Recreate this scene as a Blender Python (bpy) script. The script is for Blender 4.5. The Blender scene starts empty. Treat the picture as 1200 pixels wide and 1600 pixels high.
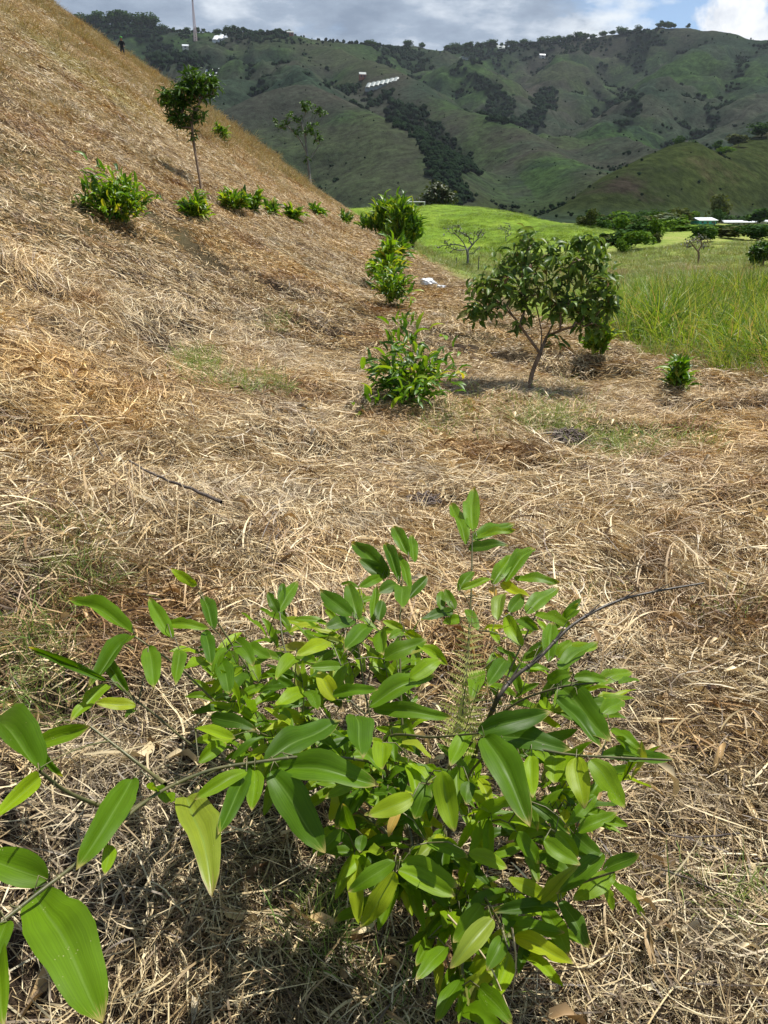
import bpy, bmesh, math, random
import numpy as np
from mathutils import Vector, Matrix
C = bpy.context.scene.collection
random.seed(7); RNG = np.random.default_rng(11)
R = math.radians

# ------------------------------------------------------------------ camera, sky, sun, exposure
PITCH = R(21.3); CAMZ = 1.55; FPX = 1208.0
cam_d = bpy.data.cameras.new('camera'); cam = bpy.data.objects.new('camera', cam_d); C.objects.link(cam)
cam.location = (0, 0, CAMZ); cam.rotation_euler = (R(90) - PITCH, 0, 0)
cam_d.sensor_fit = 'VERTICAL'; cam_d.sensor_height = 32.0; cam_d.lens = 32.0 * FPX / 1600.0
cam_d.clip_start = 0.02; cam_d.clip_end = 20000
S = bpy.context.scene; S.camera = cam
SUN_EL, SUN_AZ, SUN_E, SKY_E, EXPO = R(63), R(48), 5.0, 0.09, 0.50
S.view_settings.view_transform = 'Standard'; S.view_settings.look = 'None'
S.view_settings.exposure = EXPO; S.view_settings.gamma = 1.0; S.view_settings.use_curve_mapping = False
S.cycles.max_bounces = 5; S.cycles.diffuse_bounces = 2; S.cycles.transmission_bounces = 3; S.cycles.transparent_max_bounces = 6
S.cycles.use_denoising = True

def nd(t, typ, **kw):
    n = t.nodes.new(typ)
    for k, v in kw.items():
        if k == 'ins':
            for kk, vv in v.items(): n.inputs[kk].default_value = vv
        else: setattr(n, k, v)
    return n
def ramp(t, stops, fac, interp='LINEAR'):
    n = t.nodes.new('ShaderNodeValToRGB'); cr = n.color_ramp; cr.interpolation = interp
    while len(cr.elements) < len(stops): cr.elements.new(0.5)
    for e, (p, c) in zip(cr.elements, stops):
        e.position = p; e.color = (c[0], c[1], c[2], 1) if not isinstance(c, (int, float)) else (c, c, c, 1)
    t.links.new(fac, n.inputs[0]); return n.outputs[0]
def mth(t, op, a, b=None, c=None, clamp=False):
    n = t.nodes.new('ShaderNodeMath'); n.operation = op; n.use_clamp = clamp
    for i, v in enumerate((a, b, c)):
        if v is None: continue
        if isinstance(v, (int, float)): n.inputs[i].default_value = v
        else: t.links.new(v, n.inputs[i])
    return n.outputs[0]
def mixc(t, fac, a, b, typ='MIX'):
    n = t.nodes.new('ShaderNodeMix'); n.data_type = 'RGBA'; n.blend_type = typ
    for s, v in (('Factor', fac), ('A', a), ('B', b)):
        idx = {'Factor': 0, 'A': 6, 'B': 7}[s]
        if isinstance(v, (int, float)): n.inputs[idx].default_value = v
        elif isinstance(v, tuple): n.inputs[idx].default_value = (v[0], v[1], v[2], 1)
        else: t.links.new(v, n.inputs[idx])
    return n.outputs[2]
def noise(t, vec, scale, detail=4, rough=.55, lac=2.0, dist=0.0):
    n = t.nodes.new('ShaderNodeTexNoise'); n.inputs['Scale'].default_value = scale
    n.inputs['Detail'].default_value = detail; n.inputs['Roughness'].default_value = rough
    n.inputs['Distortion'].default_value = dist
    if vec is not None: t.links.new(vec, n.inputs['Vector'])
    return n.outputs['Fac']

W = bpy.data.worlds.new('World'); S.world = W; W.use_nodes = True; t = W.node_tree; t.nodes.clear()
sky = nd(t, 'ShaderNodeTexSky', sky_type='NISHITA', sun_disc=False, sun_elevation=SUN_EL, sun_rotation=SUN_AZ)
sky.altitude = 1300; sky.air_density = 1.0; sky.dust_density = 0.6; sky.ozone_density = 1.2
tc = nd(t, 'ShaderNodeTexCoord')
sep = nd(t, 'ShaderNodeSeparateXYZ'); t.links.new(tc.outputs['Generated'], sep.inputs[0])
den = mth(t, 'ADD', mth(t, 'MAXIMUM', sep.outputs[2], 0.0), 0.22)          # cloud deck seen in perspective
cx_ = mth(t, 'DIVIDE', sep.outputs[0], den); cy_ = mth(t, 'DIVIDE', sep.outputs[1], den)
cmb = nd(t, 'ShaderNodeCombineXYZ'); t.links.new(cx_, cmb.inputs[0]); t.links.new(cy_, cmb.inputs[1])
n1 = noise(t, cmb.outputs[0], 1.15, 7, .56, dist=.25)
cover = mth(t, 'SUBTRACT', mth(t, 'SUBTRACT', n1, mth(t, 'MULTIPLY', mth(t, 'MAXIMUM', mth(t, 'SUBTRACT', sep.outputs[2], .3), 0.), .14)), mth(t, 'MULTIPLY', mth(t, 'SMOOTH_MAX', cx_, 0.0, .3), .12))   # clearer to the right
cmask = ramp(t, [(0.385, 0.0), (0.475, 1.0)], cover)
n2 = noise(t, cmb.outputs[0], 3.6, 6, .6)
ccol = ramp(t, [(0.32, (2.1, 2.65, 3.5)), (0.5, (3.1, 3.75, 4.7)), (0.70, (6.6, 7.1, 7.7))], n2)
# bright cumulus tops low on the right
dirn = nd(t, 'ShaderNodeVectorMath', operation='DISTANCE'); t.links.new(tc.outputs['Generated'], dirn.inputs[0])
dirn.inputs[1].default_value = (.366, .912, .180)
puff = mth(t, 'SUBTRACT', mth(t, 'ADD', .030, mth(t, 'MULTIPLY', mth(t, 'SUBTRACT', noise(t, tc.outputs['Generated'], 16, 6, .6), .5), .16)), dirn.outputs['Value'])
pmask = ramp(t, [(0.495, 0.0), (0.515, 1.0)], mth(t, 'ADD', puff, .5))
dirm = nd(t, 'ShaderNodeVectorMath', operation='DISTANCE'); t.links.new(tc.outputs['Generated'], dirm.inputs[0])
dirm.inputs[1].default_value = (.256, .948, .191)
strm = nd(t, 'ShaderNodeMapping'); strm.inputs['Scale'].default_value = (1, 1, 2.4); strm.inputs['Rotation'].default_value = (0, R(-22), 0)
t.links.new(tc.outputs['Generated'], strm.inputs[0])
wisp = mth(t, 'SUBTRACT', mth(t, 'ADD', .05, mth(t, 'MULTIPLY', mth(t, 'SUBTRACT', noise(t, strm.outputs[0], 14, 6, .62), .5), .3)), dirm.outputs['Value'])
wmask = ramp(t, [(0.49, 0.0), (0.56, .85)], mth(t, 'ADD', wisp, .5))
c0 = mixc(t, cmask, sky.outputs[0], ccol)
c1 = mixc(t, wmask, c0, (7.4, 7.8, 8.1))
puffc = ramp(t, [(0.35, (5.6, 6.0, 6.6)), (0.6, (9.0, 9.1, 9.2))], noise(t, tc.outputs['Generated'], 22, 4, .6))
c2 = mixc(t, pmask, c1, puffc)
bg = nd(t, 'ShaderNodeBackground'); bg.inputs['Strength'].default_value = SKY_E
t.links.new(c2, bg.inputs[0]); wo = nd(t, 'ShaderNodeOutputWorld'); t.links.new(bg.outputs[0], wo.inputs[0])

sd = bpy.data.lights.new('sun', 'SUN'); sd.energy = SUN_E; sd.angle = R(.53); sd.color = (1.0, .955, .88)
so = bpy.data.objects.new('sun', sd); C.objects.link(so)
sv = Vector((math.sin(SUN_AZ) * math.cos(SUN_EL), math.cos(SUN_AZ) * math.cos(SUN_EL), math.sin(SUN_EL)))
so.rotation_euler = sv.to_track_quat('Z', 'Y').to_euler(); so.location = sv * 50

# ------------------------------------------------------------------ helpers
CP, SP = math.cos(PITCH), math.sin(PITCH)
def ray(px, py):
    r, u = (px - 600) / FPX, (800 - py) / FPX
    return np.array([r, CP + u * SP, u * CP - SP])
def at_d(px, py, d): return np.array([0, 0, CAMZ]) + ray(px, py) * d      # d: depth along the view
def at_Y(px, py, Y): v = ray(px, py); return np.array([0, 0, CAMZ]) + v * (Y / v[1])

def hsh(ix, iy, s):
    h = (ix.astype(np.int64) * 374761393 + iy.astype(np.int64) * 668265263 + s * 982451653) & 0xffffffff
    h = ((h ^ (h >> 13)) * 1274126177) & 0xffffffff
    return ((h ^ (h >> 16)) & 0xffff) / 65535.0
def vn(x, y, s=0):
    x = np.asarray(x, float); y = np.asarray(y, float)
    ix, iy = np.floor(x), np.floor(y); fx, fy = x - ix, y - iy
    fx = fx * fx * fx * (fx * (fx * 6 - 15) + 10); fy = fy * fy * fy * (fy * (fy * 6 - 15) + 10)
    a, b, c, d = hsh(ix, iy, s), hsh(ix + 1, iy, s), hsh(ix, iy + 1, s), hsh(ix + 1, iy + 1, s)
    return (a + (b - a) * fx) * (1 - fy) + (c + (d - c) * fx) * fy
def fbm(x, y, o=4, s=0, g=.5):
    v, a, n = 0, 1, 0
    for k in range(o):
        v = v + a * (vn(x * 2**k + 17.3 * k, y * 2**k - 9.1 * k, s + k) - .5); n += a; a *= g
    return v / n * 2
def sst(a, b, x): t = np.clip((x - a) / (b - a), 0, 1); return t * t * (3 - 2 * t)
def softplus(u): return np.logaddexp(0, u)

EY = np.array([-5, 0, 5, 7.3, 9.4, 13, 18.8, 30, 52, 75, 110, 160.]); EX = np.array([8, 6.5, 4.9, 3.7, 2.7, 1.95, 1.4, .9, .1, -2.5, -14, -40.])
def edge(x, y): return x - np.interp(y, EY, EX)
def slope_z(x, y):
    xp = x + .012 * y
    a = 1.5 * (1 - sst(3, 22, y)); w = .9 + .7 * sst(5, 30, y)
    d = softplus(-(xp + a) / w) * w
    crest = 27 + 5 * fbm(y / 30, y * 0 + 3, 2, 5)
    z = (.640 + .02 * vn(x / 9, y / 9, 7)) * d + (.55 * fbm(x / 7, y / 7, 3, 14) + .22 * fbm(x / 2.2, y / 2.2, 2, 15)) * sst(7, 18, d) - .03 * np.maximum(d - crest, 0) ** 1.6
    z = z - .012 * np.maximum(y - 88 - 10 * vn(x / 14, y * 0, 3), 0) ** 1.7
    z = z - .003 * np.maximum(y - 4, 0)
    return z - .16 * np.exp(-(x * x + y * y) / 9)
def valley_z(x, y):
    z = -.28 - 3.1 * sst(11, 74, y) + 1.7 * sst(6, 34, x - .12 * y) * (1 - sst(110, 220, y))
    z = z + .35 * fbm(x / 11, y / 11, 3, 8) * sst(12, 40, y)
    r = np.sqrt(((x + 12) / 60) ** 2 + ((y - 196) / 108) ** 2) + .06 * fbm(x / 30, y / 30, 2, 9)
    z = z + 5.0 * (1 - sst(.42, 1.0, r)) + (.5 * fbm(x / 9, y / 9, 3, 19)) * sst(76, 90, y) * (1 - sst(.3, .5, 1 - r) * .6)
    z = z + 2.9 * np.exp(-((x - 20) / 17) ** 2 - ((y - 132) / 27) ** 2)
    z = z + 9 * sst(.0, 60, -x - 55) * sst(100, 180, y)
    return z - 1.2 * sst(300, 420, y)
def bumps(x, y):
    m = .10 * fbm(x / 2.3, y / 2.3, 3, 21) + .065 * fbm(x / .55, y / .55, 3, 31)
    m = m - .10 * sst(.22, .55, fbm(x / 1.1 + 5, y / .8, 2, 41)) + .35 * fbm(x / 9, y / 9, 3, 51) * sst(9, 30, y)
    return m
def Z(x, y):
    x = np.asarray(x, float); y = np.asarray(y, float)
    e = edge(x, y); t = sst(0, 2.0 + .06 * np.maximum(y, 0), e)
    zi, zo = slope_z(x, y), valley_z(x, y)
    drop = np.where(zi < zo, 0, 0)
    return zi * (1 - t) + zo * t + bumps(x, y) * (1 - .6 * t)
def Z1(x, y): return float(Z(np.array([x]), np.array([y]))[0])
def hit(px, py, dmax=400.):
    v = ray(px, py); s = np.concatenate([np.arange(.6, 30, .02), np.arange(30, dmax, .15)])
    P = v[None] * s[:, None]; g = Z(P[:, 0], P[:, 1]) - (P[:, 2] + CAMZ)
    k = np.argmax(g > 0)
    if g[k] <= 0: k = len(s) - 1
    return np.array([P[k, 0], P[k, 1], Z1(P[k, 0], P[k, 1])])
def crestpt(px, y0=12., y1=100.):
    v = ray(px, 250); Y = np.arange(y0, y1, .5); X = v[0] / v[1] * Y; z = Z(X, Y); k = int(np.argmax((z - CAMZ) / Y)); return np.array([X[k], Y[k], z[k]])
def hitc(px, py):
    p = hit(px, py, 112.); return p if p[1] < 105 else crestpt(px)
def gnd(px, Y):
    v = ray(px, 400); x = v[0] / v[1] * Y; return np.array([x, Y, Z1(x, Y)])

def mesh_from(name, V, F, mat=None, rnd=None, uv=None, smooth=True):
    me = bpy.data.meshes.new(name); V = np.asarray(V, np.float32); n = len(V)
    if isinstance(F, np.ndarray):
        k = F.shape[1]; m = len(F)
        me.vertices.add(n); me.vertices.foreach_set('co', V.ravel())
        me.loops.add(m * k); me.loops.foreach_set('vertex_index', F.astype(np.int32).ravel())
        me.polygons.add(m); me.polygons.foreach_set('loop_start', np.arange(0, m * k, k, dtype=np.int32))
        me.polygons.foreach_set('loop_total', np.full(m, k, np.int32))
        me.update(calc_edges=True)
    else:
        me.from_pydata([tuple(map(float, v)) for v in V], [], [tuple(map(int, f)) for f in F]); me.update()
    me.polygons.foreach_set('use_smooth', np.full(len(me.polygons), smooth, bool))
    if rnd is not None:
        a = me.attributes.new('rnd', 'FLOAT', 'POINT'); a.data.foreach_set('value', np.asarray(rnd, np.float32))
    if uv is not None:
        l = me.uv_layers.new(name='UVMap'); li = np.zeros(len(me.loops), np.int32); me.loops.foreach_get('vertex_index', li)
        l.data.foreach_set('uv', np.asarray(uv, np.float32)[li].ravel())
    if mat is not None:
        for m_ in (mat if isinstance(mat, (list, tuple)) else [mat]): me.materials.append(m_)
    return me
def link(name, me, parent=None, loc=None, mat4=None):
    o = bpy.data.objects.new(name, me); C.objects.link(o)
    if parent is not None: o.parent = parent
    if mat4 is not None: o.matrix_basis = mat4
    elif loc is not None: o.location = loc
    return o
def tag(o, label=None, cat=None, group=None, kind=None):
    if label: o['label'] = label
    if cat: o['category'] = cat
    if group: o['group'] = group
    if kind: o['kind'] = kind
    return o
def thing(name, loc, label, cat, group=None, rz=0):
    o = link(name, None, loc=tuple(map(float, loc))); o.rotation_euler.z = rz
    o.empty_display_size = .1
    return tag(o, label, cat, group)

def tube(path, rad, sides=6, cap=True):
    """rings along a path -> V, F(list of quads as array)"""
    P = np.asarray(path, float); n = len(P); rad = np.broadcast_to(np.asarray(rad, float), (n,))
    T = np.gradient(P, axis=0); T /= np.linalg.norm(T, axis=1)[:, None] + 1e-9
    ref = np.array([0., 0, 1]) if abs(T[0, 2]) < .9 else np.array([1., 0, 0])
    V = []
    for i in range(n):
        a = np.cross(T[i], ref); a /= np.linalg.norm(a) + 1e-9; b = np.cross(T[i], a); ref = -np.cross(T[i], a) if False else ref
        ang = np.arange(sides) * 2 * np.pi / sides
        V.append(P[i] + rad[i] * (np.cos(ang)[:, None] * a + np.sin(ang)[:, None] * b))
    V = np.concatenate(V); F = []
    i, j = np.meshgrid(np.arange(n - 1), np.arange(sides), indexing='ij'); i = i.ravel(); j = j.ravel(); k = (j + 1) % sides
    F = np.stack([i * sides + j, i * sides + k, (i + 1) * sides + k, (i + 1) * sides + j], 1)
    return V, F
class MB:
    def __init__(s): s.V = []; s.F = []; s.R = []; s.n = 0
    def add(s, V, F, r=0.):
        s.V.append(np.asarray(V, float)); s.F.append(np.asarray(F) + s.n); s.R.append(np.broadcast_to(r, (len(V),)).astype(float)); s.n += len(V)
    def tube(s, path, rad, sides=6, r=0.): s.add(*tube(path, rad, sides), r)
    def box(s, c, sz, rot=None, r=0.):
        v = np.array([[x, y, z] for x in (-.5, .5) for y in (-.5, .5) for z in (-.5, .5)]) * np.array(sz)
        if rot is not None: v = v @ np.array(rot).T
        s.add(v + np.array(c), np.array([[0, 1, 3, 2], [4, 6, 7, 5], [0, 4, 5, 1], [2, 3, 7, 6], [0, 2, 6, 4], [1, 5, 7, 3]]), r)
    def mesh(s, name, mat, smooth=True):
        return mesh_from(name, np.concatenate(s.V), np.concatenate(s.F), mat, np.concatenate(s.R), smooth=smooth)
def bez(a, b, sag=0., n=6, side=None):
    t = np.linspace(0, 1, n)[:, None]; P = a + (b - a) * t; P[:, 2] += (sag * 4 * t * (1 - t))[:, 0]
    if side is not None: P += side * (4 * t * (1 - t))
    return P
def smoothpath(pts, n=8):
    P = np.asarray(pts, float); out = []
    Q = np.vstack([2 * P[0] - P[1], P, 2 * P[-1] - P[-2]])
    for i in range(1, len(Q) - 2):
        for u in np.linspace(0, 1, n, endpoint=False):
            a, b, c, d = Q[i - 1], Q[i], Q[i + 1], Q[i + 2]
            out.append(.5 * ((2 * b) + (-a + c) * u + (2 * a - 5 * b + 4 * c - d) * u * u + (-a + 3 * b - 3 * c + d) * u ** 3))
    out.append(P[-1]); return np.array(out)
def rotm(n, h):
    """columns X,Y,Z with Z=n (N,3) and heading h"""
    n = n / np.linalg.norm(n, axis=1)[:, None]
    ref = np.stack([np.cos(h), np.sin(h), h * 0], 1)
    y = ref - (ref * n).sum(1)[:, None] * n; y /= np.linalg.norm(y, axis=1)[:, None] + 1e-9
    x = np.cross(y, n); return np.stack([x, y, n], 2)
def stamp(TV, TF, pos, rot, scl, rnd=None):
    """copies of a template joined into arrays"""
    N, m = len(pos), len(TV); scl = np.asarray(scl, float)
    if scl.ndim == 1: scl = scl[:, None] * np.ones(3)
    V = np.einsum('nij,nkj->nki', rot, TV[None] * scl[:, None, :]) + pos[:, None]
    F = (TF[None] + (np.arange(N) * m)[:, None, None]).reshape(-1, TF.shape[1])
    r = RNG.random(N) if rnd is None else rnd
    return V.reshape(-1, 3), F, np.repeat(r, m)
# ------------------------------------------------------------------ materials
def new_mat(name):
    m = bpy.data.materials.new(name); m.use_nodes = True; t = m.node_tree; t.nodes.clear()
    o = nd(t, 'ShaderNodeOutputMaterial'); return m, t, o
def rnd_value(t):
    """0..1 value of each piece: its stored number and the copy's own"""
    a = nd(t, 'ShaderNodeAttribute', attribute_name='rnd'); oi = nd(t, 'ShaderNodeObjectInfo')
    return mth(t, 'FRACT', mth(t, 'ADD', a.outputs['Fac'], mth(t, 'MULTIPLY', oi.outputs['Random'], .999)))
def leaf_mat(name, stops, trans=.4, tint=(1.25, 1.2, .35), rough=.42, spec=.5, veins=0., tips=False, back=None):
    m, t, o = new_mat(name); rv = rnd_value(t)
    col = ramp(t, stops, rv); geo = nd(t, 'ShaderNodeNewGeometry')
    col = mixc(t, .55, col, ramp(t, [(.3, .65), (.7, 1.25)], noise(t, geo.outputs['Position'], 9, 3)), 'MULTIPLY')
    bump = None
    if veins:
        uv = nd(t, 'ShaderNodeUVMap'); s = nd(t, 'ShaderNodeSeparateXYZ'); t.links.new(uv.outputs[0], s.inputs[0])
        u = mth(t, 'ABSOLUTE', mth(t, 'SUBTRACT', s.outputs[0], .5))
        rib = ramp(t, [(0.012, 1.0), (0.035, 0.0)], u)
        w = mth(t, 'SINE', mth(t, 'MULTIPLY', s.outputs[0], 150.))
        st = nd(t, 'ShaderNodeCombineXYZ'); t.links.new(mth(t, 'MULTIPLY', s.outputs[0], 26.), st.inputs[0]); t.links.new(s.outputs[1], st.inputs[1]); t.links.new(mth(t, 'MULTIPLY', rv, 40.), st.inputs[2])
        sn = noise(t, st.outputs[0], 1.3, 3)
        col = mixc(t, veins, col, ramp(t, [(.25, .62), (.75, 1.42)], sn), 'MULTIPLY')
        col = mixc(t, mth(t, 'MULTIPLY', rib, .45), col, (.20, .33, .06))
        if tips:
            pos = noise(t, st.outputs[0], .9, 4, .6)
            edgev = mth(t, 'ADD', mth(t, 'MULTIPLY', mth(t, 'POWER', s.outputs[1], 10.), .42), mth(t, 'MULTIPLY', mth(t, 'POWER', mth(t, 'MULTIPLY', u, 2.), 14.), .12))
            dry = ramp(t, [(.555, 0.), (.66, 1.)], mth(t, 'ADD', edgev, mth(t, 'MULTIPLY', pos, .78)))
            col = mixc(t, mth(t, 'MULTIPLY', dry, .9), col, (.42, .36, .12))
            brn = ramp(t, [(.74, 0.), (.80, 1.)], mth(t, 'ADD', edgev, mth(t, 'MULTIPLY', pos, .78)))
            col = mixc(t, brn, col, (.38, .26, .13))
            spk = nd(t, 'ShaderNodeTexVoronoi'); spk.inputs['Scale'].default_value = 170; t.links.new(geo.outputs['Position'], spk.inputs['Vector'])
            sm = mth(t, 'MULTIPLY', ramp(t, [(.10, 1.), (.16, 0.)], spk.outputs['Distance']), ramp(t, [(.62, 0.), (.66, 1.)], noise(t, geo.outputs['Position'], 14, 2)))
            col = mixc(t, mth(t, 'MULTIPLY', sm, .8), col, (.5, .47, .25))
        b = nd(t, 'ShaderNodeBump'); b.inputs['Strength'].default_value = .14; b.inputs['Distance'].default_value = .0010
        t.links.new(mth(t, 'ADD', mth(t, 'MULTIPLY', sn, 2.2), mth(t, 'MULTIPLY', rib, -2.)), b.inputs['Height']); bump = b.outputs[0]
    if back: col = mixc(t, geo.outputs['Backfacing'], col, mixc(t, .55, col, back))
    p = nd(t, 'ShaderNodeBsdfPrincipled'); t.links.new(col, p.inputs['Base Color'])
    p.inputs['Roughness'].default_value = rough; p.inputs['Specular IOR Level'].default_value = spec
    tr = nd(t, 'ShaderNodeBsdfTranslucent'); t.links.new(mixc(t, 1.0, col, tint, 'MULTIPLY'), tr.inputs[0])
    if bump: t.links.new(bump, p.inputs['Normal'])
    mx = nd(t, 'ShaderNodeMixShader'); mx.inputs[0].default_value = trans
    t.links.new(p.outputs[0], mx.inputs[1]); t.links.new(tr.outputs[0], mx.inputs[2]); t.links.new(mx.outputs[0], o.inputs[0])
    return m
def plain(name, a, b=None, scale=8., rough=.8, spec=.3, bump=.2, use_rnd=False, stretch=(1, 1, 1), metal=0.):
    m, t, o = new_mat(name); tcn = nd(t, 'ShaderNodeTexCoord'); mp = nd(t, 'ShaderNodeMapping'); mp.inputs['Scale'].default_value = stretch
    t.links.new(tcn.outputs['Object'], mp.inputs[0]); nz = noise(t, mp.outputs[0], scale, 5, .6)
    col = ramp(t, [(.3, a), (.7, b or a)], nz)
    if use_rnd: col = mixc(t, .6, col, ramp(t, [(0, .55), (1, 1.4)], rnd_value(t)), 'MULTIPLY')
    p = nd(t, 'ShaderNodeBsdfPrincipled'); t.links.new(col, p.inputs['Base Color']); p.inputs['Roughness'].default_value = rough
    p.inputs['Specular IOR Level'].default_value = spec; p.inputs['Metallic'].default_value = metal
    bp = nd(t, 'ShaderNodeBump'); bp.inputs['Strength'].default_value = bump; bp.inputs['Distance'].default_value = .02
    t.links.new(nz, bp.inputs['Height']); t.links.new(bp.outputs[0], p.inputs['Normal']); t.links.new(p.outputs[0], o.inputs[0]); return m

def straw_mat(name, stops, patch=True, trans=.12, vary=0.):
    m, t, o = new_mat(name); rv = rnd_value(t); geo = nd(t, 'ShaderNodeNewGeometry'); P = geo.outputs['Position']
    col = ramp(t, stops, rv)
    if vary: col = mixc(t, vary, mixc(t, vary, col, ramp(t, [(.36, .5), (.62, 1.25)], noise(t, P, .55, 5, .65)), 'MULTIPLY'), mixc(t, 1., col, ramp(t, [(.45, (1, 1, 1)), (.6, (1.1, .97, .9))], noise(t, P, .25, 4, .6)), 'MULTIPLY'))
    if patch:
        a = noise(t, P, .55, 3, .6); b = noise(t, P, 1.7, 3, .6); c = noise(t, P, .12, 3, .55)
        col = mixc(t, mth(t, 'MULTIPLY', ramp(t, [(.54, 0.), (.66, 1.)], b), .75), col, mixc(t, .6, col, (.39, .335, .25)))        # greyed, weathered
        col = mixc(t, mth(t, 'MULTIPLY', ramp(t, [(.5, 0.), (.66, 1.)], a), .65), col, (1.08, .90, .55), 'MULTIPLY')   # golden
        col = mixc(t, mth(t, 'MULTIPLY', ramp(t, [(.55, 0.), (.64, 1.)], noise(t, P, 1.1, 4, .6)), .8), col, (.56, .44, .34), 'MULTIPLY')  # brown
        col = mixc(t, mth(t, 'MULTIPLY', ramp(t, [(.52, 0.), (.68, 1.)], noise(t, P, .22, 4, .6)), .55), col, (.88, .72, .48), 'MULTIPLY')
        col = mixc(t, mth(t, 'MULTIPLY', ramp(t, [(.60, 0.), (.70, 1.)], c), .45), col, (.72, .92, .50), 'MULTIPLY')   # still greenish
    p = nd(t, 'ShaderNodeBsdfPrincipled'); t.links.new(col, p.inputs['Base Color']); p.inputs['Roughness'].default_value = .5
    p.inputs['Specular IOR Level'].default_value = .45
    tr = nd(t, 'ShaderNodeBsdfTranslucent'); t.links.new(mixc(t, 1., col, (1.1, .95, .7), 'MULTIPLY'), tr.inputs[0])
    mx = nd(t, 'ShaderNodeMixShader'); mx.inputs[0].default_value = trans
    t.links.new(p.outputs[0], mx.inputs[1]); t.links.new(tr.outputs[0], mx.inputs[2]); t.links.new(mx.outputs[0], o.inputs[0]); return m

M = {}
M['straw'] = straw_mat('straw', [(0, (.10, .055, .025)), (.2, (.27, .17, .08)), (.38, (.52, .37, .18)), (.62, (.72, .56, .31)), (.86, (.86, .73, .46)), (1, (.48, .42, .32))])
M['straw_far'] = straw_mat('straw_far', [(0, (.09, .05, .02)), (.2, (.23, .14, .06)), (.4, (.44, .30, .135)), (.65, (.62, .46, .23)), (.88, (.74, .60, .34)), (1, (.38, .34, .20))])
M['straw_gold'] = straw_mat('straw_gold', [(0, (.13, .085, .035)), (.35, (.34, .25, .10)), (.7, (.60, .48, .23)), (.86, (.32, .30, .11)), (1, (.18, .22, .07))], trans=.2, vary=.45)
M['straw_near'] = straw_mat('straw_near', [(0, (.05, .030, .014)), (.28, (.13, .085, .042)), (.5, (.32, .225, .11)), (.74, (.58, .45, .24)), (.92, (.80, .68, .43)), (1, (.32, .28, .17))])
M['grass_green'] = straw_mat('grass_green', [(0, (.10, .20, .035)), (.4, (.20, .33, .06)), (.75, (.34, .44, .12)), (1, (.50, .47, .20))], patch=False, trans=.35)
M['grass_tall'] = straw_mat('grass_tall', [(0, (.05, .12, .01)), (.3, (.12, .24, .015)), (.55, (.21, .36, .025)), (.8, (.36, .47, .05)), (.92, (.46, .42, .14)), (1, (.40, .28, .12))], patch=False, trans=.42, vary=.5)
M['grass_seed'] = straw_mat('grass_seed', [(0, (.22, .13, .07)), (.6, (.36, .25, .13)), (1, (.44, .38, .16))], patch=False, trans=.25)
M['bamboo_leaf'] = leaf_mat('bamboo_leaf', [(0, (.055, .125, .004)), (.3, (.11, .22, .005)), (.6, (.175, .31, .007)), (.88, (.25, .39, .009)), (1, (.36, .43, .015))], trans=.48, tint=(1.5, 1.35, .12), rough=.45, spec=.27, veins=.55, tips=True, back=(.12, .24, .07))
M['bamboo_leaf_deep'] = leaf_mat('bamboo_leaf_deep', [(0, (.062, .145, .004)), (1, (.135, .26, .007))], trans=.46, tint=(1.5, 1.35, .12), rough=.45, spec=.27, veins=.5, tips=True, back=(.12, .24, .07))
M['bamboo_leaf_old'] = leaf_mat('bamboo_leaf_old', [(0, (.17, .27, .02)), (1, (.26, .33, .03))], trans=.42, tint=(1.4, 1.3, .3), rough=.38, veins=.5, tips=True)
M['leaf_orange'] = leaf_mat('leaf_orange', [(0, (.55, .22, .02)), (1, (.62, .42, .10))], trans=.4, tint=(1.2, 1, .5), veins=.3)
M['shrub_leaf'] = leaf_mat('shrub_leaf', [(0, (.04, .11, .010)), (.5, (.10, .22, .015)), (.85, (.20, .34, .025)), (1, (.34, .40, .035))], trans=.38, rough=.42)
M['shrub_lime'] = leaf_mat('shrub_lime', [(0, (.035, .10, .012)), (.3, (.09, .20, .015)), (.6, (.18, .32, .02)), (.88, (.30, .42, .03)), (1, (.48, .42, .05))], trans=.42, rough=.45)
M['guava_leaf'] = leaf_mat('guava_leaf', [(0, (.055, .115, .016)), (.45, (.105, .195, .026)), (.85, (.18, .28, .045)), (.95, (.19, .24, .06)), (1, (.22, .10, .05))], trans=.38, rough=.45, spec=.28, back=(.13, .19, .10))
M['dark_leaf'] = leaf_mat('dark_leaf', [(0, (.022, .06, .012)), (.5, (.05, .12, .016)), (1, (.10, .19, .022))], trans=.3, rough=.5, spec=.3)
M['olive_leaf'] = leaf_mat('olive_leaf', [(0, (.03, .045, .018)), (.5, (.055, .075, .028)), (1, (.10, .115, .04))], trans=.2, rough=.6)
M['grey_leaf'] = leaf_mat('grey_leaf', [(0, (.05, .065, .045)), (1, (.12, .14, .09))], trans=.2, rough=.6)
M['fern'] = leaf_mat('fern', [(0, (.38, .42, .09)), (1, (.60, .58, .18))], trans=.35, rough=.55)
M['culm'] = plain('culm', (.07, .08, .03), (.17, .15, .06), 30, .45, .5, .1, True, (1, 1, .3))
M['culm_dark'] = plain('culm_dark', (.035, .028, .022), (.09, .07, .045), 40, .45, .5, .15)
M['twig_dry'] = plain('twig_dry', (.35, .27, .15), (.55, .46, .28), 30, .6, .3, .1)
M['bark'] = plain('bark', (.13, .085, .055), (.27, .19, .13), 25, .85, .2, .6, False, (1, 1, .25))
M['bark_grey'] = plain('bark_grey', (.09, .085, .08), (.24, .23, .21), 8, .85, .2, .6, False, (1, 1, .3))
M['stick'] = plain('stick', (.05, .04, .035), (.16, .13, .11), 30, .8, .2, .4)
M['thatch'] = plain('thatch', (.10, .08, .07), (.24, .19, .16), 20, .8, .2, .4, True)
M['white_plastic'] = plain('white_plastic', (.74, .75, .76), (.86, .86, .85), 6, .45, .4, .3)
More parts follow.
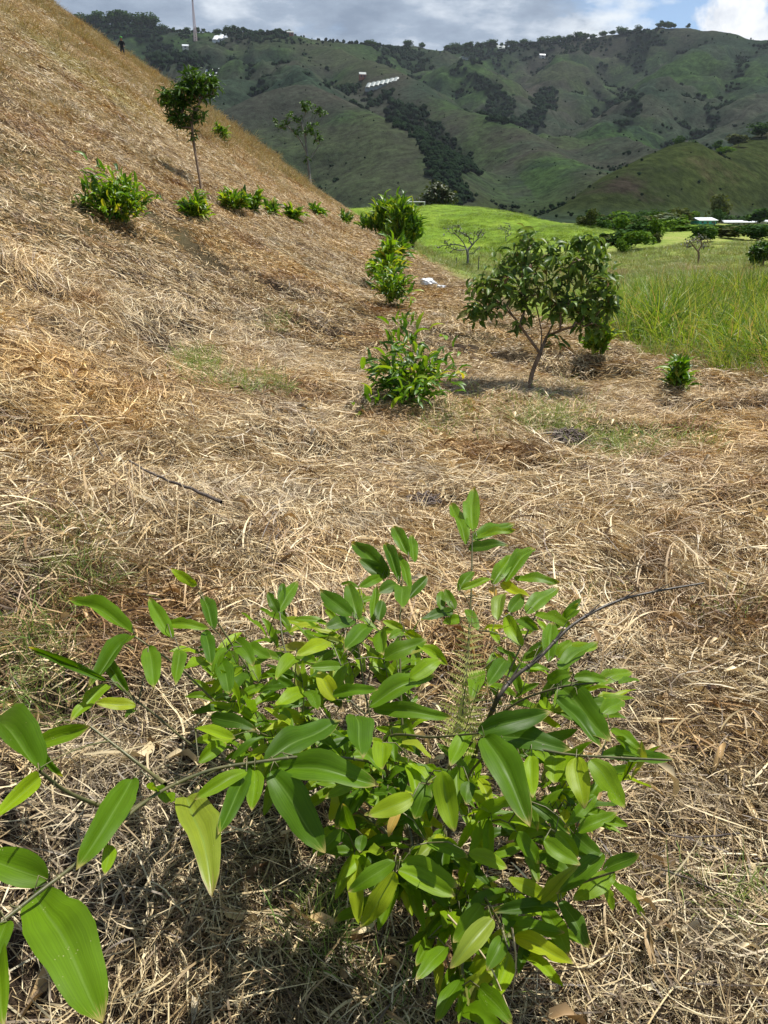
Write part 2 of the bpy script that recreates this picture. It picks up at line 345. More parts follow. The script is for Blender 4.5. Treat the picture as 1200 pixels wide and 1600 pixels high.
M['white_paint'] = plain('white_paint', (.7, .7, .68), (.82, .82, .8), 3, .5, .4, .1)
M['roof_white'] = plain('roof_white', (.50, .53, .55), (.70, .72, .74), .35, .5, .4, .1)
M['roof_grey'] = plain('roof_grey', (.19, .22, .21), (.29, .32, .30), .3, .5, .4, .1)
M['wall_pale'] = plain('wall_pale', (.42, .40, .36), (.55, .52, .46), .8, .8, .2, .1)
M['wall_teal'] = plain('wall_teal', (.05, .32, .34), (.08, .40, .42), .8, .7, .3, .1)
M['brick_red'] = plain('brick_red', (.24, .09, .05), (.33, .13, .08), 2, .9, .2, .1)
M['yellow'] = plain('yellow', (.55, .42, .05), (.66, .52, .09), 2, .6, .3, .1)
M['glass_dark'] = plain('glass_dark', (.03, .04, .05), (.05, .06, .07), 1, .15, .6, 0)
M['steel'] = plain('steel', (.45, .45, .45), (.6, .6, .6), 2, .5, .5, .0)
M['red_white'] = plain('red_white', (.5, .35, .33), (.6, .5, .5), 2, .5, .5, .0)

def ground_material():
    m, t, o = new_mat('ground_soil_and_turf'); geo = nd(t, 'ShaderNodeNewGeometry'); P = geo.outputs['Position']
    va = nd(t, 'ShaderNodeAttribute', attribute_name='mown'); vb = nd(t, 'ShaderNodeAttribute', attribute_name='lush'); vp = nd(t, 'ShaderNodeAttribute', attribute_name='dirt')
    vd = nd(t, 'ShaderNodeAttribute', attribute_name='far')
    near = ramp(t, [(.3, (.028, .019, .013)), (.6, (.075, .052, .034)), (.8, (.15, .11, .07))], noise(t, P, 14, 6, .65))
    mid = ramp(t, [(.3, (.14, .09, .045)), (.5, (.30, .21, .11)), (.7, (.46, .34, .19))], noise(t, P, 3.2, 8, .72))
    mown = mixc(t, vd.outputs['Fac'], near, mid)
    mown = mixc(t, mth(t, 'MULTIPLY', ramp(t, [(.5, 0.), (.62, 1.)], noise(t, P, .13, 4, .6)), .4), mown, (.20, .19, .07))
    past = ramp(t, [(.32, (.12, .19, .03)), (.5, (.24, .29, .06)), (.62, (.34, .33, .11)), (.75, (.38, .32, .14))], noise(t, P, .16, 7, .66))
    past = mixc(t, .6, past, ramp(t, [(.3, .6), (.7, 1.3)], noise(t, P, 2.3, 6, .7)), 'MULTIPLY')
    lush = ramp(t, [(.3, (.075, .14, .014)), (.5, (.15, .24, .02)), (.66, (.23, .32, .035)), (.8, (.28, .31, .06))], noise(t, P, .11, 8, .7))
    lush = mixc(t, .6, lush, ramp(t, [(.3, .6), (.7, 1.3)], noise(t, P, .9, 6, .75)), 'MULTIPLY')
    base = mixc(t, vb.outputs['Fac'], past, lush); base = mixc(t, va.outputs['Fac'], base, mown)
    base = mixc(t, vp.outputs['Fac'], base, ramp(t, [(.3, (.30, .22, .14)), (.7, (.44, .34, .23))], noise(t, P, 1.5, 5)))
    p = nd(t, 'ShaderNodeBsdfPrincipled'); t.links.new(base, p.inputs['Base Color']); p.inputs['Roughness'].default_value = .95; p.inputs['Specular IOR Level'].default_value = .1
    b = nd(t, 'ShaderNodeBump'); b.inputs['Strength'].default_value = .9; b.inputs['Distance'].default_value = .12
    t.links.new(noise(t, P, 5., 8, .75), b.inputs['Height']); t.links.new(b.outputs[0], p.inputs['Normal'])
    t.links.new(p.outputs[0], o.inputs[0]); return m
def mountain_material():  # vegetation tones kept dark; cloud shade over the range is in the colour
    m, t, o = new_mat('mountain_scrub'); geo = nd(t, 'ShaderNodeNewGeometry'); P = geo.outputs['Position']
    g = nd(t, 'ShaderNodeAttribute', attribute_name='gully'); gr = nd(t, 'ShaderNodeAttribute', attribute_name='green')
    a = noise(t, P, .0042, 6, .62, dist=.6); b = noise(t, P, .022, 7, .7); c = noise(t, P, .11, 6, .75)
    scrub = ramp(t, [(.36, (.020, .034, .022)), (.48, (.027, .040, .026)), (.56, (.034, .042, .028)), (.70, (.042, .041, .034))], a)
    field = ramp(t, [(.35, (.022, .044, .016)), (.65, (.036, .062, .020))], b)
    col = mixc(t, ramp(t, [(.45, 0.), (.62, .9)], mth(t, 'ADD', mth(t, 'MULTIPLY', gr.outputs['Fac'], .42), mth(t, 'MULTIPLY', b, .55))), scrub, field)
    col = mixc(t, .55, col, ramp(t, [(.35, .6), (.65, 1.4)], b), 'MULTIPLY')
    col = mixc(t, .85, col, ramp(t, [(.36, .45), (.62, 1.45)], c), 'MULTIPLY')
    col = mixc(t, mth(t, 'MULTIPLY', g.outputs['Fac'], .8), col, (.009, .018, .010))
    bw = nd(t, 'ShaderNodeAttribute', attribute_name='brown'); col = mixc(t, mth(t, 'MULTIPLY', bw.outputs['Fac'], .50), col, mixc(t, .7, (.047, .040, .034), ramp(t, [(.36, .5), (.62, 1.5)], c), 'MULTIPLY'))
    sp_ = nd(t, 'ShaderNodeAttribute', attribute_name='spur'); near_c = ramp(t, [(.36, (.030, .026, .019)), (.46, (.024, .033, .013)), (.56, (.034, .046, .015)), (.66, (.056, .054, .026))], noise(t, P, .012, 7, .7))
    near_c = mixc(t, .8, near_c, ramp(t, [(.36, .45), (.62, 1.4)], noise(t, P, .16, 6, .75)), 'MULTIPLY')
    vor = nd(t, 'ShaderNodeTexVoronoi'); vor.inputs['Scale'].default_value = .085; t.links.new(P, vor.inputs['Vector'])
    dots = mth(t, 'MULTIPLY', ramp(t, [(.20, 1.), (.36, 0.)], vor.outputs['Distance']), ramp(t, [(.46, 0.), (.60, 1.)], b)); col = mixc(t, mth(t, 'MULTIPLY', dots, .35), col, (.014, .024, .014))   # scattered scrub too small to build
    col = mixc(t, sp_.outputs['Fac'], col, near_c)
    p = nd(t, 'ShaderNodeBsdfPrincipled'); t.links.new(col, p.inputs['Base Color']); p.inputs['Roughness'].default_value = 1.; p.inputs['Specular IOR Level'].default_value = .0
    bp = nd(t, 'ShaderNodeBump'); bp.inputs['Strength'].default_value = .7; bp.inputs['Distance'].default_value = 4.
    t.links.new(mth(t, 'ADD', b, mth(t, 'MULTIPLY', c, .5)), bp.inputs['Height']); t.links.new(bp.outputs[0], p.inputs['Normal'])
    t.links.new(p.outputs[0], o.inputs[0]); return m

# ------------------------------------------------------------------ ground sheet
def grid_faces(nx, ny):
    i, j = np.meshgrid(np.arange(ny - 1), np.arange(nx - 1), indexing='ij'); a = (i * nx + j).ravel()
    return np.stack([a, a + 1, a + nx + 1, a + nx], 1)
def attr(me, name, v):
    a = me.attributes.new(name, 'FLOAT', 'POINT'); a.data.foreach_set('value', np.asarray(v, np.float32).ravel())
ux = np.linspace(-math.asinh(130), math.asinh(130), 430); gx = 2.3 * np.sinh(ux)
uy = np.linspace(-math.asinh(4.5), math.asinh(185), 500); gy = 2.6 * np.sinh(uy)
GX, GY = np.meshgrid(gx, gy); GZ = Z(GX, GY); rr = np.hypot(GX, GY)
GZ = GZ - 6 * sst(395, 450, rr)
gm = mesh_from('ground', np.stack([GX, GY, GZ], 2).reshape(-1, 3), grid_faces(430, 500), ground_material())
E = edge(GX, GY) + .5 * fbm(GX / 1.5, GY / 1.5, 3, 77)
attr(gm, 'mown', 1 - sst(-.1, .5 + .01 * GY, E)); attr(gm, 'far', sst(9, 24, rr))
lush = sst(78, 88, GY + 4 * fbm(GX / 6, GY / 6, 3, 5)) * (1 - sst(.9, 1.1, np.sqrt(((GX + 12) / 66) ** 2 + ((GY - 196) / 116) ** 2)))
lush = np.maximum(lush, .55 * sst(.05, .5, fbm(GX / 22, GY / 22, 3, 66))); attr(gm, 'lush', lush)
tr_ = np.abs(GX - (12.5 + (GY - 30) * .36 + 1.5 * np.sin(GY / 6))); attr(gm, 'dirt', (1 - sst(.6, 1.6, tr_)) * sst(40, 46, GY) * (1 - sst(62, 75, GY)) * .9)
tag(link('ground', gm), 'hillside ground under mown dry straw with a green valley floor beyond', kind='structure')

# ------------------------------------------------------------------ mountains (ridge lines with spurs)
RID = [
 [(-500,60,2200),(-300,60,2300),(-100,50,2300),(100,46,2200),(150,38,2200),(200,34,2200),(260,48,2200),(330,54,2150),(450,56,2100),(560,70,2200),(640,76,2400),(700,80,2600),(760,72,2700),(850,66,2700),(960,52,2600),(1050,44,2500),(1130,54,2400),(1200,67,2300),(1400,90,2100),(1700,60,2000)],
 [(450,58,2100),(560,88,1800),(605,108,1600),(675,160,1350),(765,185,1200),(815,210,1100),(850,235,1000),(920,268,850),(975,285,760)],
 [(430,58,2100),(450,110,1500),(485,144,1150)],
 [(300,205,1050),(360,180,1120),(430,152,1160),(485,144,1150),(560,165,1050),(620,205,950),(660,250,860),(690,300,780)],
 [(650,80,2400),(715,96,2100),(770,145,1800),(788,172,1650)],
 [(900,64,2650),(880,100,2300),(850,165,1900),(838,212,1600)],
 [(1120,54,2400),(1080,95,2000),(1025,140,1700),(950,205,1400),(930,228,1300)],
 [(840,224,1350),(880,212,1250),(910,211,1200),(980,235,1050),(1020,252,950)],
 [(375,56,2150),(310,80,1800),(250,108,1500),(200,155,1200)],
 [(420,80,1900),(365,118,1450),(340,150,1280)],
 [(1200,67,2300),(1190,140,1700),(1210,195,1300)],
 [(1400,90,2100),(1380,160,1400),(1330,190,1000)],
 [(880,352,440),(905,335,470),(960,287,500),(1020,248,560),(1070,229,600),(1130,236,640),(1200,212,700),(1330,180,800),(1500,150,900)],
 [(-400,120,1300),(-100,150,1100),(100,190,1000),(200,220,950)]]
def farZ(x, y):
    best = np.full(x.shape, -400.); wx = x + 42 * fbm(x / 220, y / 220, 3, 101); wy = y + 42 * fbm(x / 260, y / 260, 3, 111)
    for ri, rd in enumerate(RID):
        P = np.array([at_Y(*p) for p in rd]); Q = smoothpath(P, 10)
        dd = np.full(x.shape, 1e9); zz = np.zeros(x.shape)
        cur = np.full(x.shape, -1e9)
        for q in Q:
            d = np.hypot(x - q[0], y - q[1]); w = np.minimum(d / 120, 1)
            d2 = np.hypot(wx * w + x * (1 - w) - q[0], wy * w + y * (1 - w) - q[1])
            k = .68 if ri != 12 else .95
            v = q[2] - k * (np.sqrt(d2 ** 2 + 30 ** 2) - 30)
            cur = np.maximum(cur, v)
        best = np.where(np.abs(best - cur) < 30, np.maximum(best, cur) + (30 - np.abs(best - cur)) ** 2 / 120, np.maximum(best, cur)) if ri else cur
    return best
na, nr = 760, 330
ang = np.radians(np.linspace(-44, 44, na)); rad_ = 385 * np.exp(np.linspace(0, math.log(3600 / 385), nr))
A_, R_ = np.meshgrid(ang, rad_); MX, MY = R_ * np.sin(A_), R_ * np.cos(A_)
FZ = farZ(MX, MY)
h = np.clip(FZ / 400, 0, 1)
rg = 1 - np.abs(fbm(MX / 210, MY / 210, 4, 201, .55)) * 2.2
spur = 1 - np.abs(fbm(MX / 85, MY / 85, 3, 211)) * 2
amp = sst(-5, 70, FZ) 
ridge_d = FZ
FZ2 = FZ + amp * (32 * (rg - .6) + 9 * (spur - .6)) + 1.8 * fbm(MX / 24, MY / 24, 3, 221) * sst(5, 60, FZ)
# hold the outlines the photograph shows: less relief right on the crest of the horizon ridge
crestw = np.zeros_like(FZ)
for rd in (RID[0], RID[12], RID[3], RID[1]):
    for q in smoothpath(np.array([at_Y(*p) for p in rd]), 10):
        crestw = np.maximum(crestw, 1 - sst(20, 170, np.hypot(MX - q[0], MY - q[1])))
browns = np.zeros_like(FZ)
for rd in (RID[1], RID[3], RID[5]):
    for q in smoothpath(np.array([at_Y(*p) for p in rd]), 8): browns = np.maximum(browns, 1 - sst(40, 230, np.hypot(MX - q[0], MY - q[1])))
FZ2 = FZ2 * (1 - .85 * crestw) + .85 * crestw * (FZ + 2.5 * fbm(MX / 30, MY / 30, 3, 231))
floor = -4.3 + 3 * fbm(MX / 90, MY / 90, 3, 241) * sst(450, 600, R_) - 9 * sst(500, 800, R_) + 3 * sst(420, 387, R_) * -1
MZ = np.where(FZ2 > floor + 10, FZ2, floor + 10 * np.exp((np.minimum(FZ2, floor + 10) - floor - 10) / 10))
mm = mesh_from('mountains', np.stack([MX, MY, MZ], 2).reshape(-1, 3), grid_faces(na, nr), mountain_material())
base_f = (FZ + amp * 26 * (rg - .6)); 
lap = np.zeros_like(MZ); k_ = 7
lap[:, k_:-k_] += (MZ[:, 2 * k_:] + MZ[:, :-2 * k_]) / 2 - MZ[:, k_:-k_]
lap = lap / (R_ * .003 + 1)
gul = sst(.35, 1.6, lap + 1.1 * fbm(MX / 60, MY / 60, 3, 251)); hf = MZ  # denser growth in creases; its darkness also paints relief shading into the hollows
topwood = sst(-70, 0, 0 * MZ) * 0
crest0 = np.zeros_like(MZ)
for q in smoothpath(np.array([at_Y(*p) for p in RID[0]]), 10):
    crest0 = np.maximum(crest0, 1 - sst(30, 210, np.hypot(MX - q[0], MY - q[1])))
vx, vy, vz = MX, MY, MZ - CAMZ; fw_ = vy * CP - vz * SP; PXm = 600 + vx / fw_ * FPX; PYm = 800 - (vy * SP + vz * CP) / fw_ * FPX
PXm = PXm + 34 * fbm(MX / 70, MY / 70, 4, 281, .65); PYm = PYm + 26 * fbm(MX / 70, MY / 70, 4, 283, .65)
def inpoly_a(x, y, P):
    c = np.zeros(x.shape, bool); j = len(P) - 1
    for i in range(len(P)):
        (xi, yi), (xj, yj) = P[i], P[j]; c ^= ((yi > y) != (yj > y)) & (x < (xj - xi) * (y - yi) / (yj - yi + 1e-9) + xi); j = i
    return c
groves = np.zeros(MX.shape)
for r0_, pl in ((700, [(600,150),(640,165),(700,215),(735,265),(728,330),(690,325),(680,270),(630,205)]), (1500, [(705,92),(760,125),(800,150),(790,180),(740,135)]), (1300, [(805,190),(845,140),(872,138),(850,200),(820,205)]), (1700, [(90,30),(270,30),(275,58),(210,66),(100,60)]), (1800, [(970,48),(1025,46),(1015,112),(985,105)]), (1800, [(720,66),(900,50),(905,78),(850,95),(790,84),(740,98)]), (1200, [(230,70),(300,75),(330,100),(300,120),(240,100)]), (1300, [(960,170),(985,150),(990,175),(970,200)]), (1400, [(600,70),(640,74),(636,95),(604,90)]), (900, [(780,150),(800,175),(790,200),(760,180)])):
    groves = np.maximum(groves, (inpoly_a(PXm, PYm, pl) & (R_ > r0_)) * 1.)
wood = np.clip(groves + gul * .75 + crest0 * .7 * sst(-.1, .4, fbm(MX / 150, MY / 150, 3, 261) - .9 * (MX > 1000)), 0, 1)
attr(mm, 'gully', wood)
green = .5 + .9 * fbm(MX / 240, MY / 240, 3, 271) + .7 * sst(120, 20, MZ) * sst(300, -100, MX) + .35 * ((R_ < 1000) & (MX > 150))
green = green + .3 * sst(250, 330, MZ) * (MX > -300) * (MX < 500)
attr(mm, 'green', np.clip(green, 0, 1))
attr(mm, 'brown', browns * sst(-.5, .2, fbm(MX / 130, MY / 130, 3, 291)))
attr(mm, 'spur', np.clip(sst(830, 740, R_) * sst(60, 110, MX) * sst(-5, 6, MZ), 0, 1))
tag(link('mountains', mm), 'scrub covered mountain range with dark wooded gullies beyond the valley', kind='structure')
def farZ_at(px, Y, dx=0.):
    v = ray(px, 200); x = v[0] / v[1] * Y + dx; r = math.hypot(x, Y); a = math.atan2(x, Y)
    ia = (a - ang[0]) / (ang[1] - ang[0]); ir = math.log(r / 385) / (math.log(3600 / 385) / (nr - 1))
    i, j = int(ia), int(ir); fa, fr = ia - i, ir - j
    z = (MZ[j, i] * (1 - fa) + MZ[j, i + 1] * fa) * (1 - fr) + (MZ[j + 1, i] * (1 - fa) + MZ[j + 1, i + 1] * fa) * fr
    return np.array([x, Y, z])

# ------------------------------------------------------------------ instanced stuff (uncountable only)
def scatter(name, variants, pos, rot, scl, idx, label, holder=None):
    col = bpy.data.collections.new(name + '_sources')
    for i, me in enumerate(variants):
        o = bpy.data.objects.new('%s_%02d' % (me.name, i), me); col.objects.link(o)
    me = bpy.data.meshes.new(name); me.vertices.add(len(pos)); me.vertices.foreach_set('co', np.asarray(pos, np.float32).ravel())
    ry = np.arcsin(np.clip(-rot[:, 2, 0], -1, 1)); rx = np.arctan2(rot[:, 2, 1], rot[:, 2, 2]); rz = np.arctan2(rot[:, 1, 0], rot[:, 0, 0])
    a = me.attributes.new('rot', 'FLOAT_VECTOR', 'POINT'); a.data.foreach_set('vector', np.stack([rx, ry, rz], 1).astype(np.float32).ravel())
    scl = np.asarray(scl, np.float32)
    if scl.ndim == 1: scl = scl[:, None] * np.ones(3, np.float32)
    a = me.attributes.new('scl', 'FLOAT_VECTOR', 'POINT'); a.data.foreach_set('vector', scl.astype(np.float32).ravel())
    a = me.attributes.new('idx', 'INT', 'POINT'); a.data.foreach_set('value', np.asarray(idx, np.int32))
    me.update(); o = link(name, me); me.materials.append(variants[0].materials[0])
    g = bpy.data.node_groups.new(name + '_nodes', 'GeometryNodeTree')
    g.interface.new_socket('Geometry', in_out='INPUT', socket_type='NodeSocketGeometry'); g.interface.new_socket('Geometry', in_out='OUTPUT', socket_type='NodeSocketGeometry')
    gi = g.nodes.new('NodeGroupInput'); go = g.nodes.new('NodeGroupOutput'); ip = g.nodes.new('GeometryNodeInstanceOnPoints')
    ci = g.nodes.new('GeometryNodeCollectionInfo'); ci.inputs['Collection'].default_value = col; ci.inputs['Separate Children'].default_value = True; ci.inputs['Reset Children'].default_value = True
    def na_(n, ty):
        k = g.nodes.new('GeometryNodeInputNamedAttribute'); k.data_type = ty; k.inputs['Name'].default_value = n; return k.outputs['Attribute']
    ip.inputs['Pick Instance'].default_value = True
    g.links.new(gi.outputs[0], ip.inputs['Points']); g.links.new(ci.outputs[0], ip.inputs['Instance'])
    g.links.new(na_('idx', 'INT'), ip.inputs['Instance Index']); g.links.new(na_('rot', 'FLOAT_VECTOR'), ip.inputs['Rotation'])
    g.links.new(na_('scl', 'FLOAT_VECTOR'), ip.inputs['Scale']); g.links.new(ip.outputs[0], go.inputs[0])
    md = o.modifiers.new('scatter', 'NODES'); md.node_group = g
    return tag(o, label, kind='stuff')
def normals(x, y, fn=Z, e=.12):
    return np.stack([-(fn(x + e, y) - fn(x - e, y)) / (2 * e), -(fn(x, y + e) - fn(x, y - e)) / (2 * e), np.ones_like(x)], 1)

def ribbon(p0, head, L, w, curl, pitch0, droop, n=7, twist=0., rng=None, flat=False, kink=0.):
    """a dry or green grass blade as a bent, tapering strip -> V, F"""
    P = np.zeros((n, 3)); P[0] = p0; hd, pt = head, pitch0; ds = L / (n - 1); tw = twist * .5
    V = []
    for i in range(n):
        if i:
            P[i] = P[i - 1] + ds * np.array([math.cos(pt) * math.cos(hd), math.cos(pt) * math.sin(hd), math.sin(pt)])
            hd += curl / n + (kink if i == n // 2 else 0); pt -= droop / n
            if flat and P[i, 2] < .002: P[i, 2] = .002 + .002 * (rng.random()); pt = abs(pt) * .3
        u = i / (n - 1); ww = w * (.55 + .9 * u if u < .35 else (1 - u) / .65 * .85 + .06) * .5
        s = np.array([-math.sin(hd), math.cos(hd), 0]); up = np.array([0, 0, 1.])
        side = s * math.cos(tw) + up * math.sin(tw); tw += twist / n
        V += [P[i] - side * ww, P[i] + side * ww]
    F = np.array([[2 * i, 2 * i + 1, 2 * i + 3, 2 * i + 2] for i in range(n - 1)])
    return np.array(V), F
def straw_clump(seed, nb, rad, comb, wmul=1., hmul=1., lmul=1.):
    g = np.random.default_rng(seed); mb = MB()
    for k in range(nb):
        r = rad * math.sqrt(g.random()); a = g.random() * 6.283
        head = g.normal(0, comb) + (math.pi if g.random() < .3 else 0)
        big = g.random()
        L = (.04 + .09 * g.random()) if big < .66 else (.11 + .19 * g.random())
        w = (.0018 + .0026 * g.random()) if big < .66 else (.0034 + .0062 * g.random() ** 1.4)
        z = .004 + .045 * g.random() * hmul
        pitch = g.normal(.03, .22) * hmul if g.random() < .93 else .6 * hmul * g.random() + .15
        V, F = ribbon((r * math.cos(a), r * math.sin(a), z), head, L * lmul, w * wmul, g.normal(0, .95), pitch, abs(g.normal(.7, .9)) * (1 if pitch > 0 else -.3), 4 if big < .66 else 7, g.normal(0, 1.6), g, True, g.normal(0, 1.1) if g.random() < .3 else 0)
        mb.add(V, F, g.random())
    return mb
def upright(seed, nb, rad, H, w, lean, spread=.35, n=7):
    g = np.random.default_rng(seed); mb = MB()
    for k in range(nb):
        r = rad * math.sqrt(g.random()); a = g.random() * 6.283; hd = a + g.normal(0, .9)
        V, F = ribbon((r * math.cos(a), r * math.sin(a), -.02), hd, H * (.55 + .6 * g.random()), w * (.6 + .8 * g.random()), g.normal(0, .5), 1.5 - abs(g.normal(0, spread)), abs(g.normal(lean, lean * .6)), n, g.normal(0, .9), g)
        mb.add(V, F, g.random())
    return mb
SV = [straw_clump(100 + i, 120, .20, .75).mesh('straw_clump', M['straw']) for i in range(9)]
SN = [straw_clump(170 + i, 110, .20, .9, .9, .8, .9).mesh('straw_near', M['straw_near']) for i in range(6)]
SV += [straw_clump(150 + i, 90, .19, .35, 1.25, 1.2, 1.1).mesh('straw_clump_combed', M['straw']) for i in range(4)]
SL = [straw_clump(200 + i, 84, .20, .8, 1.4, .8, .60).mesh('straw_mat', M['straw_far']) for i in range(7)]
LEAFV = []
def wedge(n, r0, r1, half, p=1.0):
    r = np.sqrt(RNG.random(n) * (r1 ** 2 - r0 ** 2) + r0 ** 2); a = (RNG.random(n) * 2 - 1) * half
    return r * np.sin(a), r * np.cos(a)
px_, py_, sc_, ix_ = [], [], [], []
for n, r0, r1, half, s0, s1, far_ in ((1250, .35, 3.2, R(50), .7, 1.05, 0), (4300, 3., 8., R(38), .75, 1.1, 0), (7500, 8, 17, R(34), .9, 1.35, 1), (17000, 17, 40, R(33), 1.1, 1.7, 1), (26000, 40, 98, R(33), 1.6, 2.8, 1)):
    x, y = wedge(n, r0, r1, half); k = edge(x, y) < .25 + .35 * fbm(x / 1.2, y / 1.2, 2, 5) - 0.4 * (y > 15); x, y = x[k], y[k]; m = len(x)
    px_.append(x); py_.append(y); sc_.append(s0 + (s1 - s0) * RNG.random(m)); nearp = RNG.random(m) < .95 * (1 - sst(1.6, 4.2, np.hypot(x, y) + .8 * fbm(x, y, 2, 91))) + .10; ix_.append(np.where(nearp, RNG.integers(0, 6, m) + 20, RNG.integers(0, 13, m)) if not far_ else RNG.integers(0, 7, m) + 13)
X, Y_, SC, IX = map(np.concatenate, (px_, py_, sc_, ix_))
thin = sst(.25, .5, fbm(X / 1.1 + 5, Y_ / .8, 2, 41)) * sst(22, 9, np.hypot(X, Y_)); kp = RNG.random(len(X)) > (.45 + .27 * (Y_ > 2)) * thin; X, Y_, SC, IX = X[kp], Y_[kp], SC[kp], IX[kp]
sx_, sy_ = RNG.uniform(-2.6, -1.0, 70), RNG.uniform(2.6, 5.0, 70); X = np.r_[X, sx_]; Y_ = np.r_[Y_, sy_]; SC = np.r_[SC, RNG.uniform(.85, 1.15, 70)]; IX = np.r_[IX, RNG.integers(9, 13, 70)]   # longer combed sheaves at the left
nrm = normals(X, Y_); head = 3.14 * fbm(X / 1.6, Y_ / 1.6, 2, 61) * 1.3 + RNG.normal(0, .45, len(X)) + 1.4
nrm = nrm / np.linalg.norm(nrm, axis=1)[:, None] + RNG.normal(0, .10, nrm.shape)
# piled tussocks stand a little prouder in patches
pile = sst(.1, .5, fbm(X / .9, Y_ / .9, 2, 71))
zs = SC * (.7 + .6 * pile)
scatter('dry_grass', SV + SL + SN, np.stack([X, Y_, Z(X, Y_)], 1), rotm(nrm, head), np.stack([SC, SC, zs], 1), IX, 'mown dry straw covering the slope and the foreground')
# ------------------------------------------------------------------ leaf templates
def leaf_mesh(name, mat, arch=.08, fold=.25, prof='lance', n=9, m=2, wav=.0, seed=0, twist=0., bite=None):
    """length 1 on +Y, greatest width 1 on X; ends lie on the chord"""
    g = np.random.default_rng(seed); V = []; UV = []
    ph = g.random() * 6.28
    for i in range(n):
        v = .5 - .5 * math.cos(math.pi * i / (n - 1)) if prof == 'lance' else i / (n - 1)
        if prof == 'lance': w = (v / .40) ** .48 * ((1 - v) / .60) ** .72; w = max(w, .04 if v < .02 else .004)
        elif prof == 'ovate': w = math.sin(math.pi * v ** .85) ** .75 if 0 < v < 1 else .02
        else: w = math.sin(math.pi * v) ** .6 if 0 < v < 1 else .02
        z = arch * 4 * v * (1 - v) + wav * .03 * math.sin(9 * v + ph); ct = math.cos(twist * (v - .5)); s_ = math.sin(twist * (v - .5)); off = .06 * math.sin(2.2 * v + ph) * v * (1 - v) * 4
        for j in range(-m, m + 1):
            u = j / m; x = u * .5 * w * (1 - .09 * math.sin(23 * v + ph) * math.sin(9 * v) * wav) * (1 if not bite or u * bite[1] <= 0 else 1 - bite[2] * math.exp(-((v - bite[0]) / .045) ** 2)); zz = fold * abs(x) * (1 - .4 * abs(u)) + wav * .02 * math.sin(14 * v + ph + u * 2) * abs(u)
            V.append((x * ct - zz * s_ + off, v, (z / .22 if False else z) + zz * ct + x * s_)); UV.append((.5 + u * .5, v))
    k = 2 * m + 1
    F = [[i * k + j, i * k + j + 1, (i + 1) * k + j + 1, (i + 1) * k + j] for i in range(n - 1) for j in range(2 * m)]
    return mesh_from(name, np.array(V), np.array(F), mat, uv=np.array(UV))
def tmpl(me):
    V = np.zeros(len(me.vertices) * 3); me.vertices.foreach_get('co', V)
    F = np.zeros(len(me.loops), np.int32); me.loops.foreach_get('vertex_index', F); return V.reshape(-1, 3), F.reshape(len(me.polygons), -1)
def leaf_matrix(b, t, w, nh):
    b = np.asarray(b, float); t = np.asarray(t, float); y = t - b; L = np.linalg.norm(y); y = y / L
    z = nh - np.dot(nh, y) * y; z /= np.linalg.norm(z) + 1e-9; x = np.cross(y, z)
    mt = np.eye(4); mt[:3, 0] = x * w; mt[:3, 1] = y * L; mt[:3, 2] = z * L; mt[:3, 3] = b; return Matrix(mt.tolist()), L

def grow(sk, par, targets, root, seg=.06, sag=.0, bias=.25, jit=.0, g=RNG):
    """join target points to a skeleton, nearest first; returns arrays and the node index of each target"""
    sk = [np.asarray(p, float) for p in sk]; par = list(par); idx = {}
    od = np.argsort([np.linalg.norm(np.asarray(q) - root) for q in targets])
    for k in od:
        q = np.asarray(targets[k], float); A = np.array(sk); d = np.linalg.norm(A - q, axis=1); dr = np.linalg.norm(A - root, axis=1)
        cost = d + bias * dr + 3 * np.maximum(dr - np.linalg.norm(q - root), 0)
        c = int(np.argmin(cost)); n = max(2, int(d[c] / seg)); prev = c
        mid = g.normal(0, 1, 3) * jit * d[c]
        for i in range(1, n + 1):
            u = i / n; p = sk[c] * (1 - u) + q * u + np.array([0, 0, sag * d[c] * 4 * u * (1 - u)]) + mid * 4 * u * (1 - u)
            sk.append(p); par.append(prev); prev = len(sk) - 1
        idx[int(k)] = prev
    return np.array(sk), np.array(par), idx
def pipe(sk, par, ends, r0, rmax, ex=.5):
    c = np.zeros(len(sk)); c[list(ends)] += 1
    for i in range(len(sk) - 1, 0, -1): c[par[i]] += c[i]
    return np.minimum(r0 * np.maximum(c, 1) ** ex, rmax)
def skel_mesh(sk, par, rad, sides=5, sel=None):
    mb = MB()
    a = [i for i in range(1, len(sk)) if par[i] >= 0 and (sel is None or sel[i])]
    for i in a:
        p, q = sk[par[i]], sk[i]
        if np.linalg.norm(p - q) < 1e-5: continue
        mb.tube([p, q], [min(rad[par[i]], rad[i] * 1.35), rad[i]], sides, RNG.random() * .2)
    return mb

# ------------------------------------------------------------------ foreground bamboo: leaf positions read off the photograph
LV = [max(0, 0)]
LVAR = [leaf_mesh('bamboo_leaf', M['bamboo_leaf'], a, f, 'lance', 11, 3, wv, 300 + i, tw) for i, (a, f, wv, tw) in enumerate(((.02, .22, .5, 0), (.05, .15, .8, .2), (.0, .28, .3, -.3), (.07, .2, .9, .15), (.03, .1, 1.2, -.15), (.09, .25, .5, .35), (-.03, .2, .8, .2), (.04, .32, .2, -.4)))] + [leaf_mesh('bamboo_leaf', M['bamboo_leaf'], .05, .2, 'lance', 24, 3, .6, 320 + i, .1, b_) for i, b_ in enumerate(((.62, 1, .5), (.45, -1, .35)))]
DEEPV = [leaf_mesh('bamboo_leaf_deep', M['bamboo_leaf_deep'], a, f, 'lance', 15, 4, .7, 340 + i, .12) for i, (a, f) in enumerate(((.03, .2), (.06, .28), (.0, .16)))]
OLDV = [leaf_mesh('bamboo_leaf_yellowing', M['bamboo_leaf_old'], .08, .3, 'lance', 11, 3, .6, 331), leaf_mesh('bamboo_leaf_orange', M['leaf_orange'], .12, .4, 'lance', 9, 2, .6, 332)]
